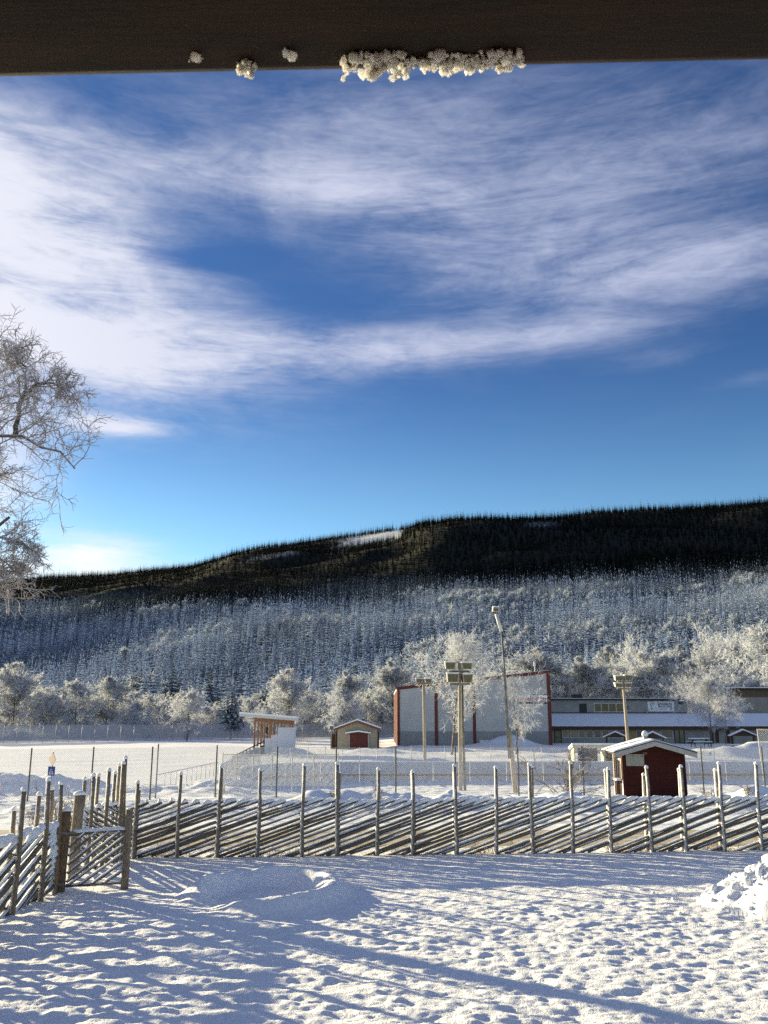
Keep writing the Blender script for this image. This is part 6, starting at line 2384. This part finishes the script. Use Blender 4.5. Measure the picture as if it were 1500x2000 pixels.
# limbs outside the picture so that the crown and its shadow are whole
for i in range(7):
    a = trng.uniform(0, 6.28)
    zz = trng.uniform(7.5, 14.0)
    L = trng.uniform(3.5, 6.0)
    dx, dy = math.cos(a), math.sin(a)
    if dx > 0.45:
        dx = -dx
    limbs.append(([Vector((0.1, 0, zz)), Vector((dx * L * 0.4, dy * L * 0.4, zz + 0.9)), Vector((dx * L * 0.75, dy * L * 0.75, zz + 1.3)), Vector((dx * L, dy * L, zz + 1.1))], 0.12, 0.03))


def resample(pts, n):
    P = np.array([tuple(p_) for p_ in pts], float)
    seg = np.linalg.norm(P[1:] - P[:-1], axis=1)
    s = np.concatenate([[0], np.cumsum(seg)])
    u = np.linspace(0, s[-1], n)
    return np.stack([np.interp(u, s, P[:, i]) for i in range(3)], 1)


LP = np.stack([resample(p_, 14) for p_, _, _ in limbs])
LP[:, 1:-1] += trng.normal(size=LP[:, 1:-1].shape) * 0.035
LRd = np.stack([np.linspace(a, b, 14) for _, a, b in limbs])
V, Q = tube_batch(LP, LRd, 9)
link('trunk', mesh_np('trunk', V, Q, None, BIGBARK, True), bt_)
lenL = np.linalg.norm(LP[1:, 1:] - LP[1:, :-1], axis=2).sum(1)
parts = []
s1 = spawn(LP[1:12], LRd[1:12], 20, 0.18, 1.0, R(50), 0.35, 0.36, trng, rr=0.5)
s1b = spawn(LP[12:], LRd[12:], 9, 0.30, 1.0, R(52), 0.35, 0.30, trng, rr=0.5)
s1 = [np.concatenate([a_, b_]) for a_, b_ in zip(s1, s1b)]
L1 = np.clip(s1[2], 0.5, 1.6)
P1, R1 = grow(s1[0], s1[1], L1, np.clip(s1[3], 0.016, 0.05), 9, 0.22, 0.02, trng, 0.4)
s2 = spawn(P1, R1, 9, 0.2, 1.0, R(50), 0.3, 0.45, trng)
P2, R2 = grow(s2[0], s2[1], np.clip(s2[2], 0.25, 0.8), np.full(len(s2[0]), 0.0095), 6, 0.28, 0.02, trng, 0.6)
s3 = spawn(P2, R2, 6, 0.15, 1.0, R(50), 0.3, 0.5, trng)
P3, R3 = grow(s3[0], s3[1], np.clip(s3[2], 0.12, 0.40), np.full(len(s3[0]), 0.0072), 4, 0.28, 0.0, trng, 0.75)
V, Q = cat_meshes([tube_batch(P1, R1, 5), tube_batch(P2, R2, 4)])
link('branches', mesh_np('branches', V, Q, None, TWIGM, True), bt_)
V, Q = tube_batch(P3, R3, 3)
link('twigs', mesh_np('twigs', V, Q, None, TWIGM), bt_)

# ------------------------------------------------------------------ the eave overhead, with the house it belongs to
EV = thing('porch_roof', 'dark brown wooden eave beam overhead, along the whole top edge of the view', 'roof', (0, 1.0, CAMZ + 0.853), R(-1.8))
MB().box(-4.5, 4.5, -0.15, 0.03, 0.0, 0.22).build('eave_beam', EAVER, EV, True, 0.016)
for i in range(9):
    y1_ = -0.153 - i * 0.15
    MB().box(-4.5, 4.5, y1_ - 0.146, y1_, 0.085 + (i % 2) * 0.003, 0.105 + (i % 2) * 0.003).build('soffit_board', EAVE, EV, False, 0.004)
MB().add([(-4.6, 0.06, 0.242), (4.6, 0.06, 0.242), (4.6, -2.6, 1.3), (-4.6, -2.6, 1.3), (-4.6, 0.06, 0.36), (4.6, 0.06, 0.36), (4.6, -2.6, 1.42), (-4.6, -2.6, 1.42)],
         [(0, 3, 2, 1), (4, 5, 6, 7), (0, 1, 5, 4), (1, 2, 6, 5), (2, 3, 7, 6), (3, 0, 4, 7)]).build('roof_snow', SNOW, EV)
for sx2 in (-4.3, 4.3):
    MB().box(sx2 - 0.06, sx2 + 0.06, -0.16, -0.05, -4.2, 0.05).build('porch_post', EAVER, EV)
hs_ = thing('house_wall', 'dark boarded house wall behind the viewer', 'wall', (0, -1.6, YZ))
MB().box(-5, 5, -0.2, 0, -0.4, 5.2).build('boarding', REDW, hs_)
MB().box(-5, 5, 0.003, 2.4, 1.25, 1.45).build('balcony_floor', EAVE, hs_)


def clump(label, px0, px1, py0, py1, seed, n, hang=1.0):
    """bits of icy snow stuck under the beam and hanging from its outer edge"""
    rng = np.random.default_rng(seed)
    zb_ = 0.851
    c = at((px0 + px1) / 2, (py0 + py1) / 2, 1.0)
    o = bmesh.new()
    for i in range(n):
        px = px0 + (px1 - px0) * rng.beta(1.3, 1.3)
        edge = 147 - 32 * px / 1500
        prof = 0.35 + 0.65 * (0.5 + 0.5 * math.sin(px * 0.11 + seed)) * (0.6 + 0.4 * math.sin(px * 0.31 + 2 * seed))
        low = edge + (py1 - edge) * prof
        py = py0 + (low - py0) * rng.uniform() ** 0.9
        s = 0.0013 + 0.0048 * rng.uniform() ** 2.4
        if py < edge - 2:
            F, V = px_FV(py)
            d = (zb_ - s * 0.5) * F / V
        else:
            d = 1.012 + 0.018 * rng.uniform()
        p_ = at(px, py, d)
        ret = bmesh.ops.create_icosphere(o, subdivisions=1 if s < 0.003 else 2, radius=1)
        rot = Euler((rng.uniform(-0.7, 0.7), rng.uniform(-0.7, 0.7), rng.uniform(0, 6))).to_matrix()
        sx, sy, sz = s * rng.uniform(0.7, 1.2), s * rng.uniform(0.7, 1.2), s * rng.uniform(0.7, 1.5)
        for v in ret['verts']:
            j = 1 + rng.uniform(-0.34, 0.34)
            v.co = rot @ Vector((v.co.x * sx * j, v.co.y * sy * j, v.co.z * sz * j)) + p_ - c
    me = bpy.data.meshes.new('snow_clump')
    o.to_mesh(me)
    o.free()
    me.materials.append(ICE)
    return tag(link('snow_clump', me, None, c), label, 'snow')


clump('small lump of icy snow alone under the eave beam, left of all the crusts', 462, 497, 120, 158, 801, 60)
clump('wide ragged crust of icy snow under the middle of the eave beam', 668, 802, 104, 162, 802, 230)
clump('thin row of icy bits under the eave beam, between the two large crusts', 805, 862, 116, 138, 803, 44)
clump('ragged crust of icy snow under the eave beam, right of the widest one', 840, 930, 104, 153, 804, 130)
clump('pale icy snow crust at the right end of the row under the eave beam', 925, 1022, 100, 144, 805, 120)
clump('faint smear of snow on the underside of the eave beam, far left', 368, 398, 102, 114, 806, 9)
clump('faint smear of snow on the eave beam, up and right of the lone lump', 552, 576, 100, 111, 807, 7)
